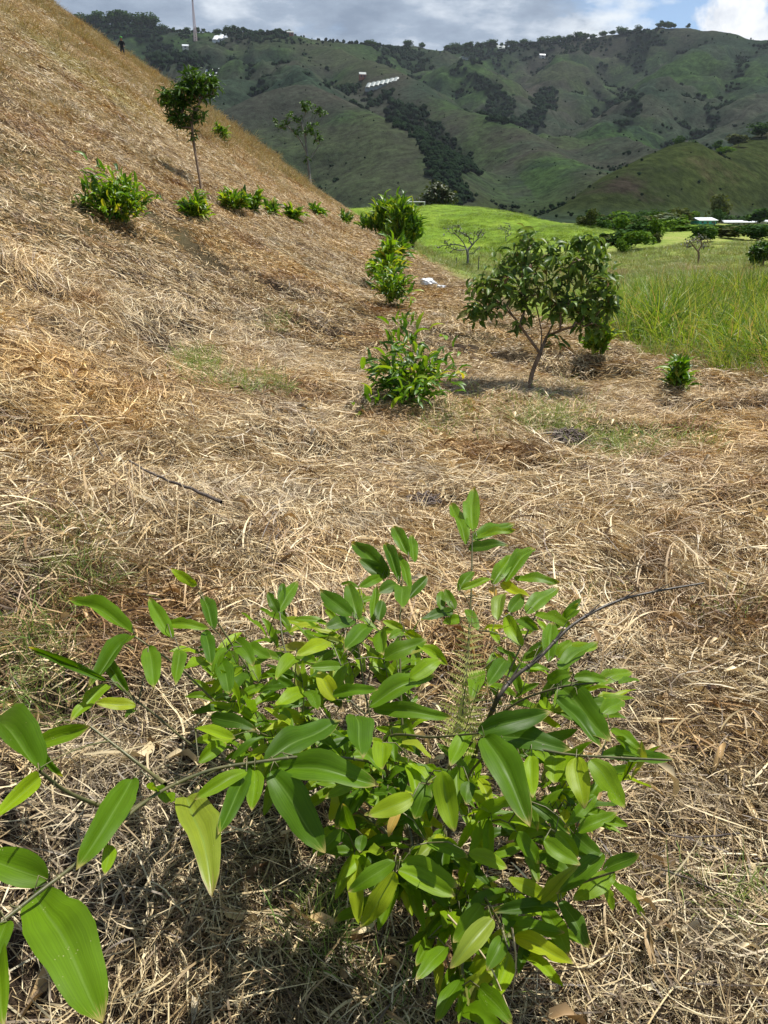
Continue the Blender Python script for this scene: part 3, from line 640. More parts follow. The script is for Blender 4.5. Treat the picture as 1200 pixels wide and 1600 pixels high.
# bx,by,tx,ty,width(px)[,lift of the plant shell]
HL = '''738 828 740 762 24;728 848 703 790 22;738 842 805 818 22;732 858 795 852 20;745 838 806 828 14;637 867 615 823 20;647 877 643 835 15;607 900 550 848 26;605 902 560 873 20;597 900 560 918 16;623 907 602 850 18;640 920 623 863 15;622 913 590 927 22;627 915 628 953 25;550 962 500 922 26;560 967 543 913 25;583 973 588 917 13;593 970 597 937 17;553 970 507 980 24;577 977 537 1018 27;597 983 600 1025 25;630 988 607 998 15;633 988 668 1007 15;630 983 597 970 13;708 953 657 968 17;710 953 695 920 15;718 965 690 973 15;688 953 690 922 14;435 957 418 925 15;435 955 465 908 20;437 945 442 910 12;513 1003 463 1023 23;462 1027 432 1063 27;465 1023 495 1035 18;533 1040 483 1043 17;478 1077 430 1102 25;480 1080 497 1110 22;525 1093 498 1050 26;520 1085 592 1078 20;577 1103 680 1055 32;583 1107 708 1122 24;555 1117 565 1187 42;770 912 800 867 22;790 907 835 857 22;803 903 875 910 17;783 912 828 933 17;822 957 873 918 25;715 922 740 893 15;720 922 772 905 12;797 957 817 930 20;837 958 893 978 20;810 967 843 985 17;857 1033 863 973 23;873 1045 935 1002 25;870 1027 893 1000 17;933 1068 988 1050 23;897 1058 950 1063 18;967 1068 1000 1063 14;855 1063 893 1053 20;877 1075 955 1162 46;870 1090 940 1168 22;940 1115 973 1095 24;747 1143 860 1112 32;770 1147 893 1172 38;757 1150 828 1293 50;790 1180 840 1300 26;900 1185 913 1263 34;922 1187 976 1263 36;868 1180 866 1225 32;830 1182 832 1247 24;940 1180 1052 1188 25;955 1138 1002 1170 17;730 1145 703 1197 26;690 1205 710 1300 34;715 1198 713 1265 22;665 1225 648 1280 28;733 1222 728 1257 22;667 1317 732 1340 22;733 1333 793 1357 25;628 1347 716 1385 34;622 1360 712 1400 30;807 1300 842 1350 24;903 1300 965 1270 20;897 1303 940 1337 25;850 1313 907 1352 25;868 1300 903 1340 22;930 1243 882 1293 18;830 1253 890 1303 20;943 1333 867 1397 28;960 1363 895 1407 28;943 1360 1000 1335 22;957 1377 1008 1432 20;945 1385 958 1423 14;850 1397 793 1372 22;877 1407 920 1482 26;853 1420 888 1493 30;873 1417 770 1425 22;787 1447 883 1458 25;803 1463 898 1508 27;753 1413 708 1473 28;788 1463 760 1517 26;795 1487 773 1563 28;720 1510 772 1530 20;722 1530 680 1597 26;725 1557 717 1600 13;728 1542 755 1573 16;750 1543 800 1600 30;697 1480 650 1530 25;668 1467 650 1510 20;415 1190 530 1127 42;435 1198 592 1228 48;422 1205 508 1333 50;387 1200 340 1305 28;398 1203 393 1268 26;385 1205 303 1250 24;270 1252 238 1228 16;535 1297 495 1338 20;548 1295 535 1255 22;567 1305 562 1332 18;645 1245 575 1275 30;617 1347 543 1393 26;618 1363 563 1450 30;597 1160 598 1203 30;206 987 108 937 30;210 993 137 1078 26;165 1063 47 1013 13;199 1082 157 1018 18;170 1070 110 1128 24;212 1103 148 1098 20;212 1110 196 1122 14;268 996 233 934 22;307 915 267 888 14;333 983 318 932 22;232 1010 240 1075 28;260 975 328 983 18;280 1015 273 1073 20;320 985 330 1040 20;345 1030 358 1085 26;370 1000 396 1040 24;233 1045 240 1080 14;380 1010 425 1030 22;355 1010 330 1052 20;62 1200 -25 1130 58;50 1168 141 1135 28;42 1170 99 1215 14;62 1213 -10 1282 26;208 1215 118 1360 42;237 1222 268 1250 18;172 1320 163 1367 20;75 1375 -40 1335 50;53 1395 160 1600 86;10 1440 -20 1520 30;-5 1480 5 1610 34;305 1138 368 1155 22;330 1120 400 1140 22;365 1150 300 1160 20;310 1190 350 1160 22;640 935 668 900 16;750 1050 735 1095 24;745 985 728 950 16;880 1020 935 1010 20;600 1030 668 1000 26;640 1060 690 1030 24;655 1010 700 1040 20;790 1030 760 1075 24;815 1010 790 960 22;905 1100 960 1105 24;1000 1180 960 1150 16'''
HOLD = ['292 1250 332 1397 56', '778 970 790 927 22', '770 1437 703 1513 30', '843 1410 905 1350 18']
HORG = ['625 1267 607 1308 14', '773 935 765 918 12']
def shell(px, py):
    zt = .56 - .30 * float(sst(1180, 1520, np.array(py))) + .05 * float(sst(500, 200, np.array(px))) - .06 * float(sst(900, 1060, np.array(px)))
    if px < 260 and py > 1180: zt = .72 + .04 * (260 - px) / 260
    if px < 420 and 1180 < py < 1420 and zt < .6: zt = .6
    k = SP - (800 - py) / FPX * CP
    return (CAMZ - zt) / k
def parse(s): return [tuple(map(float, q.split())) for q in s.split(';')]
BROOT = gnd(655, 1.78); BROOT[2] -= .01
bamboo = thing('bamboo_plant', BROOT, 'large leafy young bamboo with broad glossy leaves and one bare dark arching stem', 'bamboo plant')
TB = np.array(BROOT)
def plant_mat(m): return Matrix.Translation(Vector((-TB[0], -TB[1], -TB[2]))) @ m
g = np.random.default_rng(5); HLS = []
for kind, lst in ((0, parse(HL)), (1, [parse(s)[0] for s in HOLD]), (2, [parse(s)[0] for s in HORG])):
    for bx, by, tx, ty, w in lst:
        d = shell(bx, by) + g.normal(0, .035); d2 = shell(tx, ty) * (1 - .03 * g.random()) + (d - shell(bx, by)) + g.normal(0, .015)
        if kind == 2: d += .1; d2 += .1
        b, tp = at_d(bx, by, d), at_d(tx, ty, d2)
        L = np.linalg.norm(tp - b)
        if L > .24: tp = b + (tp - b) * .24 / L if False else tp
        HLS.append((b, tp, w * (d + d2) / 2 / FPX, kind, min(d, d2)))
# procedural fill: fans of leaves inside the same clump, behind and below the traced ones
poly = np.array([(430, 975), (560, 900), (700, 960), (840, 930), (930, 1000), (990, 1090), (985, 1240), (960, 1330), (950, 1430), (870, 1490), (790, 1560), (700, 1575), (640, 1490), (580, 1380), (490, 1290), (400, 1230), (330, 1170), (380, 1060)])
def inpoly(x, y, P):
    c = False; j = len(P) - 1
    for i in range(len(P)):
        if (P[i][1] > y) != (P[j][1] > y) and x < (P[j][0] - P[i][0]) * (y - P[i][1]) / (P[j][1] - P[i][1]) + P[i][0]: c = not c
        j = i
    return c
fans = []
while len(fans) < 92:
    x, y = g.uniform(330, 1000), g.uniform(900, 1580)
    if not inpoly(x, y, poly) or (672 < x < 765 and 950 < y < 1185) or (y > 1420 and g.random() < .45): continue
    s = shell(x, y); gd = CAMZ / (SP - (800 - y) / FPX * CP); u = g.random() ** 1.1
    fans.append(at_d(x, y, s + (gd - s) * (.12 + .62 * u)))
left = np.array([(300, 1000), (400, 960), (520, 960), (560, 1100), (540, 1230), (400, 1190), (300, 1150)])
while len(fans) < 124:
    x, y = g.uniform(300, 560), g.uniform(950, 1240)
    if inpoly(x, y, left): s = shell(x, y); gd = CAMZ / (SP - (800 - y) / FPX * CP); fans.append(at_d(x, y, s + (gd - s) * (.05 + .5 * g.random())))
FILL = []
for f in fans:
    out = f - np.array([TB[0], TB[1], TB[2] + .1]); out[2] += .05; out /= np.linalg.norm(out); base_h = math.atan2(out[1], out[0])
    for k in range(g.integers(4, 7)):
        hd = base_h + g.normal(0, .95); pt = g.normal(.12, .45); L = g.uniform(.075, .13)
        d = np.array([math.cos(pt) * math.cos(hd), math.cos(pt) * math.sin(hd), math.sin(pt)]); b = f + out * -.02 * k
        FILL.append((b, b + d * L, L * g.uniform(.21, .29), 0, 9))
ALLF = HLS + FILL
# culms traced in the photograph (px, py, depth)
CUL = [[(0, 1442, .93), (60, 1395, .98), (130, 1340, 1.05), (230, 1250, 1.20), (320, 1206, 1.33), (400, 1191, 1.42), (500, 1182, 1.53), (600, 1200, 1.68), (650, 1270, 1.85)],
       [(62, 1205, 1.02), (110, 1240, 1.08), (190, 1268, 1.16), (225, 1255, 1.20)],
       [(170, 1063, 1.70), (240, 1115, 1.72), (310, 1170, 1.76), (420, 1215, 1.82), (560, 1270, 1.90), (640, 1330, 1.97)],
       [(210, 994, 1.86), (282, 1045, 1.88), (351, 1110, 1.92), (450, 1190, 1.97), (560, 1260, 2.0), (645, 1335, 2.02)],
       [(141, 1135, 1.42), (225, 1200, 1.40), (258, 1226, 1.30)],
       [(310, 925, 2.05), (345, 980, 2.07), (400, 1060, 2.08), (480, 1150, 2.08), (640, 1320, 2.05)],
       [(747, 1146, 1.52), (680, 1152, 1.60), (600, 1160, 1.70), (630, 1280, 1.90)],
       [(1050, 1188, 1.44), (900, 1180, 1.50), (800, 1168, 1.58), (740, 1200, 1.72), (680, 1310, 1.95)],
       [(935, 1066, 1.70), (870, 1075, 1.72), (800, 1103, 1.78), (730, 1170, 1.85), (670, 1310, 1.98)],
       [(617, 1340, 1.55), (620, 1385, 1.62), (640, 1400, 1.80), (655, 1370, 1.98)],
       [(960, 1362, 1.42), (850, 1395, 1.50), (760, 1390, 1.66), (690, 1370, 1.90)],
       [(795, 1485, 1.38), (775, 1430, 1.46), (740, 1390, 1.62), (680, 1370, 1.92)],
       [(722, 1530, 1.42), (720, 1480, 1.48), (695, 1420, 1.72), (670, 1375, 1.95)],
       [(738, 835, 2.35), (735, 950, 2.25), (720, 1100, 2.15), (670, 1320, 2.05)],
       [(630, 890, 2.3), (625, 980, 2.22), (630, 1150, 2.12), (652, 1320, 2.06)],
       [(555, 965, 2.15), (570, 1080, 2.12), (600, 1200, 2.08), (648, 1330, 2.04)],
       [(436, 950, 2.35), (450, 1030, 2.25), (520, 1180, 2.15), (640, 1330, 2.06)],
       [(840, 955, 2.1), (800, 1040, 2.08), (740, 1180, 2.05), (672, 1325, 2.02)]]
DARK = [(1100, 911, 1.85), (1020, 925, 1.83), (960, 941, 1.81), (895, 976, 1.77), (840, 1030, 1.72), (800, 1062, 1.70), (770, 1108, 1.70), (735, 1200, 1.95), (690, 1320, 2.0)]
ROOT = TB + np.array([0, 0, 0.])
def culm_path(c):
    P = [at_d(*p) for p in c]
    if np.linalg.norm(P[-1] - ROOT) > .3 and len(c) > 3 and c[-1][1] > 1255: pass
    if c[-1][1] > 1265:
        e = ROOT + g.normal(0, .045, 3) * np.array([1, 1, 0]); P.append(P[-1] * .45 + e * .55 + np.array([0, 0, .04])); P.append(e - np.array([0, 0, .02]))
    return smoothpath(P, 6)
sk = []; par = []; owner = []; culms = []
for ci, c in enumerate(CUL):
    P = culm_path(c)[::-1]; L = len(P); r = np.linspace(.0042, .0021, L) if ci else np.linspace(.0032, .0024, L)
    mb = MB(); mb.tube(P - TB, r, 8)
    for j in range(3, L - 2, 6):      # nodes of the culm, with a dry sheath or spine
        d = (P[j + 1] - P[j]) / np.linalg.norm(P[j + 1] - P[j]); mb.tube([P[j] - TB - d * .0022, P[j] - TB, P[j] - TB + d * .0022], [r[j] * 1.0, r[j] * 1.45, r[j] * 1.0], 8, .8)
        q = P[j] - TB; s = g.normal(0, 1, 3); s /= np.linalg.norm(s); mb.tube([q, q + s * .009 + d * .006, q + s * .017 + d * .004], [.0011, .0007, .0001], 4, .9)
    o = link('culm', mb.mesh('culm', M['culm']), bamboo); culms.append(o)
    for j in range(L): sk.append(P[j]); par.append(len(sk) - 2 if j else -1); owner.append(ci)
P = culm_path(DARK)[::-1]; rr_ = np.linspace(.0072, .0022, len(P)); mb = MB(); mb.tube(P - TB, rr_, 8)
for j in range(4, len(P) - 3, 5):
    d = (P[j + 1] - P[j]) / np.linalg.norm(P[j + 1] - P[j]); mb.tube([P[j] - TB - d * .003, P[j] - TB, P[j] - TB + d * .003], [rr_[j], rr_[j] * 1.5, rr_[j]], 8, .9)
    if j > 12: mb.tube([P[j] - TB, P[j] - TB + d * .025 + np.array([-.002, 0, .006]), P[j] - TB + d * .055 + np.array([-.004, 0, .016])], [rr_[j] * .8, rr_[j] * .5, .0003], 5, .5)
dk = link('bare_culm', mb.mesh('bare_culm', M['culm_dark']), bamboo); tag(dk, 'bare dark brown arching stem')
tw = [MB() for _ in culms]; own_leaf = []
skA = [*sk]; ow = [*owner]
order = sorted(range(len(ALLF)), key=lambda i: np.linalg.norm(ALLF[i][0] - ROOT))
own_of = {}
for i in order:
    b = ALLF[i][0]; A = np.array(skA); d = np.linalg.norm(A - b, axis=1); dr = np.linalg.norm(A - ROOT, axis=1)
    c = int(np.argmin(d + .22 * dr + 2 * np.maximum(dr - np.linalg.norm(b - ROOT), 0))); n = max(2, min(7, int(d[c] / .03)))
    path = bez(A[c], b, -.06 * d[c] + .02, n + 1); own_of[i] = ow[c]
    r1 = .0013 if d[c] > .05 else .0009
    if d[c] > .003: tw[ow[c]].tube(path - TB, np.linspace(r1 * 1.3, .0008, n + 1), 5, .55)
    for p in path[1:]: skA.append(p); ow.append(ow[c])
for ci, mb in enumerate(tw):
    if mb.n: link('side_twigs', mb.mesh('side_twigs', M['culm']), culms[ci])['kind'] = 'stuff'
campos = np.array([0, 0, CAMZ])
order2 = sorted(range(len(ALLF)), key=lambda i: (i >= len(HLS), i)); rest = MB(); TVs = [tmpl(m) for m in LVAR]
for q, i in enumerate(order2):
    b, tp, w, kind, _ = ALLF[i]; L = np.linalg.norm(tp - b)
    mid = (b + tp) / 2; tc_ = campos - mid; tc_ /= np.linalg.norm(tc_)
    nh = np.array([0, 0, 1.]) * (.75 if i < len(HLS) else 1.) + tc_ * (1.0 if i < len(HLS) else .25) + g.normal(0, .24, 3)
    if i >= len(HLS): pass
    mt, L = leaf_matrix(b, tp, w * (1.08 if i < len(HLS) else 1.), nh)
    if q < 300:
        me = OLDV[kind - 1] if kind else (DEEPV[g.integers(0, 3)] if i < len(HLS) and L > .135 else LVAR[g.integers(0, 10)])
        o = link('leaf', me, culms[own_of[i]], mat4=plant_mat(mt))
        if kind == 1: o['label'] = 'yellowing leaf'
        if kind == 2: o['label'] = 'orange withered leaf'
    else:
        TV, TF = TVs[g.integers(0, 10)]; mm_ = np.array(plant_mat(mt)); rest.add(TV @ mm_[:3, :3].T + mm_[:3, 3], TF, g.random())
if rest.n:
    o = link('inner_leaves', rest.mesh('inner_leaves', M['bamboo_leaf']), bamboo); o['kind'] = 'stuff'
# dry grass stems and withered sheaths hanging in the clump
for k, pts in enumerate((((700, 1430, 1.5), (760, 1500, 1.4), (800, 1590, 1.35)), ((800, 1450, 1.42), (806, 1500, 1.42), (800, 1560, 1.44)), ((548, 1300, 1.8), (545, 1380, 1.85), (540, 1450, 1.78)), ((540, 990, 2.2), (533, 1040, 2.15), (545, 1090, 2.1)), ((1000, 1425, 1.5), (1040, 1470, 1.52), (1100, 1510, 1.5)))):
    P = smoothpath([at_d(*p) for p in pts], 6); mb = MB(); mb.tube(P - TB, np.linspace(.0022, .001, len(P)), 5)
    link('dry_stem', mb.mesh('dry_stem', M['twig_dry']), bamboo)

# fern frond standing in the clump
def fern(base, tip, name_loc, label, n=22, w=.05):
    F0 = thing('fern', base, label, 'fern', 'ferns in the bamboo clump'); A = bez(np.zeros(3), np.array(tip) - np.array(base), .0, n, np.array([.0, -.02, 0.])); mb = MB()
    mb.tube(A, np.linspace(.0016, .0006, n), 5); link('stem', mb.mesh('fern_stem', M['culm']), F0); gg = np.random.default_rng(3); TV, TF = FERNT
    for i in range(3, n - 1):
        T = A[min(i + 1, n - 1)] - A[i - 1]; T /= np.linalg.norm(T); v = campos - (A[i] + base); s = np.cross(T, v); s /= np.linalg.norm(s)
        for sg in (-1, 1):
            L = w * (1 - (i / n) ** 2 * .75) * gg.uniform(.8, 1.1); d = s * sg + T * .35 + gg.normal(0, .12, 3); d /= np.linalg.norm(d)
            mt, _ = leaf_matrix(A[i], A[i] + d * L, L * .42, v + gg.normal(0, .3, 3)); link('leaflet', FERNM, F0, mat4=mt)
def serrated():
    V = [(0, 0, 0)]; F = []; n = 9
    for i in range(n): v = (i + .5) / n; w = .5 * (1 - v * .8) * (1 if i % 2 == 0 else .62); V += [(-w, v, .02), (w, v, .02), (0, (i + 1) / n, 0)]
    for i in range(n): a = 0 if i == 0 else 3 * i; F += [(a, 3 * i + 2, 3 * i + 3), (a, 3 * i + 3, 3 * i + 1)]
    return mesh_from('fern_leaflet', np.array(V, float), np.array(F), M['fern'])
FERNM = serrated(); FERNT = tmpl(FERNM)
fern(at_d(712, 1190, 1.74), at_d(738, 955, 1.86), None, 'pale yellow-green fern standing among the bamboo leaves', 26, .062)
fern(at_d(700, 1200, 1.70), at_d(748, 1070, 1.62), None, 'short pale fern frond low in the bamboo clump', 15, .045)

# ------------------------------------------------------------------ leafy shrubs and bamboo seedlings on the slope
SLM = [leaf_mesh('leaf', M['shrub_leaf'], .1, .35, 'lance', 6, 1, .3, 400), leaf_mesh('leaf', M['shrub_leaf'], .2, .3, 'lance', 6, 1, .3, 401)]
SLL = [leaf_mesh('leaf', M['shrub_lime'], .1, .35, 'lance', 6, 1, .3, 402), leaf_mesh('leaf', M['shrub_lime'], .2, .3, 'lance', 6, 1, .3, 403)]
def shrub(name, root, W_, H, label, group, leaf_len=.11, nstem=9, nleaf=200, lime=False, parts=False, up=.5, seed=0, mat=None, cat='shrub', lw=.24, stem='culm', bare=.18):
    g = np.random.default_rng(900 + seed); T = thing(name, root, label, cat, group); sms = MB(); leaves = []
    ln = (SLL if lime else SLM); a0 = g.random() * 6.28; asy = g.uniform(.15, .5); alt = SLM if lime else SLL
    for s in range(nstem):
        a = g.random() * 6.283; r = W_ * .52 * math.sqrt(g.random()) * (1 + asy * math.cos(a - a0)); top = np.array([r * math.cos(a), r * math.sin(a), H * (1 - .45 * (2 * r / W_) ** 2) * g.uniform(.5, 1.12)])
        b = np.array([g.normal(0, .035), g.normal(0, .035), -.03]); mid = b * .5 + top * .5 + np.array([-.12 * top[0], -.12 * top[1], .08 * H]); P = smoothpath([b, mid, top], 6)
        sms.tube(P, np.linspace(.006, .002, len(P)) * max(H, .5), 5, g.random())
        m_ = nleaf // nstem
        for k in range(m_):
            u = bare + (1 - bare) * g.random() ** .75; i = min(int(u * (len(P) - 1)), len(P) - 2); p = P[i] + (P[i + 1] - P[i]) * g.random()
            off = g.normal(0, 1, 3) * np.array([1, 1, .6]) * W_ * .085 * (1.2 - .4 * u); hd = math.atan2(*(p + off)[[1, 0]]) + g.normal(0, .9); pt = g.normal(up, .5)
            d = np.array([math.cos(pt) * math.cos(hd), math.cos(pt) * math.sin(hd), math.sin(pt)]); L = leaf_len * g.uniform(.65, 1.25); q = p + off
            q[2] = max(q[2], .03)
            leaves.append((q, q + d * L, L * lw * g.uniform(.8, 1.3)))
    link('stems', sms.mesh('stems', M[stem]), T)['kind'] = 'stuff'
    if parts:
        for b, tp, w in leaves[:parts]:
            mt, _ = leaf_matrix(b, tp, w, np.array([0, 0, 1.]) + g.normal(0, .35, 3)); link('leaf', (alt if g.random() < .3 else ln)[g.integers(0, 2)], T, mat4=mt)
        leaves = leaves[parts:]
    if leaves:
        rs = MB()
        tv = [tmpl(m) for m in ln]
        for b, tp, w in leaves:
            mt, _ = leaf_matrix(b, tp, w, np.array([0, 0, 1.]) + g.normal(0, .35, 3)); mt = np.array(mt); TV, TF = tv[g.integers(0, 2)]; rs.add(TV @ mt[:3, :3].T + mt[:3, 3], TF, g.random())
        o = link('foliage', rs.mesh('foliage', mat or ln[0].materials[0]), T); o['kind'] = 'stuff'
    return T
def sized(px, py_base, wpx, hpx, **k):
    p = hitc(px, py_base); d = np.linalg.norm(p - campos); d = d / math.sqrt(1 + ((px - 600) / FPX) ** 2 + ((800 - py_base) / FPX) ** 2)
    return p, wpx * d / FPX, hpx * d / FPX * 1.06
GR = 'bamboo seedlings planted in a row along the foot of the slope'
def put(px, py, w, h, label, group=None, name='bamboo_seedling', **k):
    p, W_, H = sized(px, py, w, h); return shrub(name, p, W_, H, label, group, **k)
put(645, 632, 172, 112, 'bushy young bamboo with long arching leafy stems just left of the small fruit tree', GR, leaf_len=.135, nstem=20, nleaf=420, parts=280, seed=1, up=.15, cat='bamboo plant', lw=.26, bare=.12)
put(628, 520, 60, 42, 'sparse thin young bamboo behind the bushy one on the slope foot', GR, leaf_len=.13, nstem=5, nleaf=34, parts=34, seed=2, cat='bamboo plant', stem='twig_dry')
put(612, 482, 64, 66, 'bright lime young bamboo, front one of the dense green row', GR, leaf_len=.16, nstem=12, nleaf=230, parts=120, lime=True, seed=3, cat='bamboo plant')
put(604, 456, 58, 56, 'young bamboo just behind the bright lime front one of the row', GR, leaf_len=.2, nstem=11, nleaf=170, lime=True, seed=4, cat='bamboo plant')
put(608, 430, 48, 48, 'darker green young bamboo in the middle of the row going uphill', GR, leaf_len=.25, nstem=10, nleaf=150, lime=True, seed=5, cat='bamboo plant')
put(616, 410, 32, 36, 'last small bamboo of the row, next to the dark bushes', GR, leaf_len=.3, nstem=8, nleaf=100, seed=6, cat='bamboo plant')
SG = 'green shrubs dotted over the dry slope'
put(192, 352, 104, 78, 'largest bright green shrub on the dry slope, left of the thin slope tree', SG, 'shrub', leaf_len=.15, nstem=18, nleaf=560, parts=200, seed=7, lime=True, up=.35)
put(308, 344, 50, 34, 'low rounded green shrub right below the thin slope tree', SG, 'shrub', leaf_len=.15, nstem=11, nleaf=300, seed=8, lime=True)
put(366, 331, 40, 32, 'leafy green shrub, left one of a touching pair on the slope', SG, 'shrub', leaf_len=.18, nstem=9, nleaf=220, seed=9, lime=True)
put(395, 334, 24, 28, 'narrow green shrub, right one of a touching pair on the slope', SG, 'shrub', leaf_len=.25, nstem=7, nleaf=140, seed=10)
put(426, 337, 20, 17, 'small pale shrub right of the touching pair of shrubs', SG, 'shrub', leaf_len=.22, nstem=6, nleaf=70, seed=11, lime=True)
put(457, 347, 20, 19, 'small bright shrub near the middle of the bare slope', SG, 'shrub', leaf_len=.25, nstem=6, nleaf=90, seed=12, lime=True)
put(494, 338, 15, 15, 'tiny shrub below the sparse ridge tree', SG, 'shrub', leaf_len=.28, nstem=5, nleaf=60, seed=13)
put(540, 353, 19, 21, 'small dark shrub at the far end of the slope', SG, 'shrub', leaf_len=.3, nstem=6, nleaf=90, seed=14)
put(347, 227, 28, 28, 'round dark green bush high on the slope right of the thin tree', SG, 'shrub', leaf_len=.24, nstem=11, nleaf=280, seed=15, up=.3)
put(935, 562, 44, 50, 'upright yellow-green shrub behind the small fruit tree at the straw edge', SG, 'shrub', leaf_len=.17, nstem=12, nleaf=200, seed=16, lime=True, up=.9)
put(1060, 614, 64, 48, 'low feathery green shrub in front of the tall grass', SG, 'shrub', leaf_len=.13, nstem=14, nleaf=260, parts=80, seed=17, up=.6)
for i, (px, py, w, h) in enumerate(((602, 372, 56, 52), (626, 384, 50, 62), (645, 388, 24, 46))):
    put(px, py, w, h, ['broad dark green bush at the far end of the straw slope', 'brushy upright olive bush beside the green field', 'narrow brownish bush at the foot of the end bushes'][i], 'bushes closing the end of the slope', 'bush', leaf_len=.5, nstem=18, nleaf=420, seed=20 + i, up=.9, lw=.2, cat='bush')

# ------------------------------------------------------------------ trees
def whorls(pts, n, L, droop, g, lw=.36, root=None):
    out = []
    for p in pts:
        k = int(n * g.uniform(.6, 1.4)); a0 = g.random() * 6.28
        for i in range(k):
            hd = a0 + i * 2.4; pt = g.normal(-droop, .5); l = L * g.uniform(.6, 1.2); d = np.array([math.cos(pt) * math.cos(hd), math.cos(pt) * math.sin(hd), math.sin(pt)])
            q = p + g.normal(0, L * .25, 3); out.append((q, q + d * l, l * lw * g.uniform(.8, 1.15)))
    return out
def tree(name, root, limbs, tips, label, group, leafs, leaf_mesh_, r0, rmax, bark='bark', parts=0, seed=0, cat='tree', jit=.08, seg=.1, sag=.03, ex=.45, crown='crown', bias=.25):
    """limbs: paths (root-relative) that start at the base or on one another; tips: twig ends"""
    g = np.random.default_rng(seed); T = thing(name, root, label, cat, group); sk, par = [np.zeros(3)], [-1]
    for lb in limbs:
        P = smoothpath(lb, 5); d = np.linalg.norm(np.array(sk) - P[0], axis=1); c = int(np.argmin(d)); prev = c
        for p in P[1:]: sk.append(p); par.append(prev); prev = len(sk) - 1
    nl = len(sk); sk, par, idx = grow(sk, par, tips, np.zeros(3), seg, sag, bias, jit, g)
    rad = pipe(sk, par, idx.values(), r0, rmax, ex); first = len(smoothpath(limbs[0], 5)); sel = np.zeros(len(sk), bool); sel[:first] = True
    link('trunk', skel_mesh(sk, par, rad, 8, sel).mesh('trunk', M[bark]), T); sel2 = np.zeros(len(sk), bool); pos = first
    for lb in limbs[1:]:
        n = len(smoothpath(lb, 5)) - 1; s = np.zeros(len(sk), bool); s[pos:pos + n] = True; pos += n
        link('limb', skel_mesh(sk, par, rad, 7, s).mesh('limb', M[bark]), T)
    s = np.zeros(len(sk), bool); s[nl:] = True; link('twigs', skel_mesh(sk, par, rad, 4, s).mesh('twigs', M[bark]), T)['kind'] = 'stuff'
    lm = leaf_mesh_ if isinstance(leaf_mesh_, list) else [leaf_mesh_]; tv = [tmpl(m) for m in lm]; rs = MB()
    g.shuffle(leafs) if False else None
    for k, (b, tp, w) in enumerate(leafs):
        nh = np.array([0, 0, 1.]) + g.normal(0, .45, 3); mt, _ = leaf_matrix(b, tp, w, nh)
        if k < parts: link('leaf', lm[g.integers(0, len(lm))], T, mat4=mt)
        else: mt = np.array(mt); TV, TF = tv[g.integers(0, len(lm))]; rs.add(TV @ mt[:3, :3].T + mt[:3, 3], TF, g.random())
    if rs.n: link(crown, rs.mesh(crown, lm[0].materials[0]), T)['kind'] = 'stuff'
    return T
def ball(c, r, n, g, shellw=.35): 
    v = g.normal(0, 1, (n, 3)); v /= np.linalg.norm(v, axis=1)[:, None]; return np.array(c) + v * np.array(r) * (g.random((n, 1)) ** shellw)
# small fruit tree in the middle distance
p = hit(826, 616); sc = np.linalg.norm(p[:2]) / FPX * 1.0; dT = p[1] * CP - (p[2] - CAMZ) * SP; s = dT / FPX
def row_of(p): v = p - campos; return 800 - (v[1] * SP + v[2] * CP) / (v[1] * CP - v[2] * SP) * FPX
OFF = 0.
def tl(px, py, dy=0.): q = at_d(px, py + OFF, dT + dy) - p; return q
g = np.random.default_rng(42)
GL = [leaf_mesh('leaf', M['guava_leaf'], a, .4, 'ovate', 6, 1, .4, 500 + i) for i, a in enumerate((.08, .2, -.06))]
fork = tl(844, 552)
limbs = [[np.array([0, 0, -.03]), tl(831, 585), fork], [fork, tl(822, 522), tl(805, 498, -.1), tl(792, 478, -.15)], [fork, tl(855, 525, .1), tl(872, 492, .2), tl(900, 465, .25)], [fork, tl(846, 520, .15), tl(838, 480, .2), tl(825, 440, .25), tl(822, 400, .2)], [tl(857, 524, .1), tl(880, 515, -.1), tl(905, 508, -.2)], [tl(872, 492, .2), tl(885, 450, .1), tl(912, 405, .05)], [tl(805, 498, -.1), tl(775, 470, .1), tl(752, 470, .15)]]
tips = []
for c, rx, n in (((778, 450), 44, 26), ((762, 478), 28, 12), ((800, 415), 38, 20), ((835, 385), 34, 18), ((850, 425), 40, 18), ((905, 400), 42, 24), ((925, 445), 44, 28), ((890, 478), 36, 20), ((945, 468), 28, 12), ((865, 460), 34, 12), ((815, 470), 24, 7), ((860, 533), 14, 2), ((810, 505), 10, 2), ((925, 380), 24, 8), ((920, 505), 20, 8), ((742, 488), 10, 3)):
    tips += list(ball(tl(*c), (rx * s, rx * s * 1.3, rx * s * .85), n, g))
lf = whorls(tips, 7, .115, .5, g, .38)
order = g.permutation(len(lf)); lf = [lf[i] for i in order]; lf.sort(key=lambda q: q[0][1])
tree('fruit_tree', p, limbs, tips, 'small fruit tree with forked brown trunk and glossy dark leaves standing in the straw', None, lf, GL, .0017, .020, 'bark', 300, 43, jit=.12, seg=.07, ex=.46)

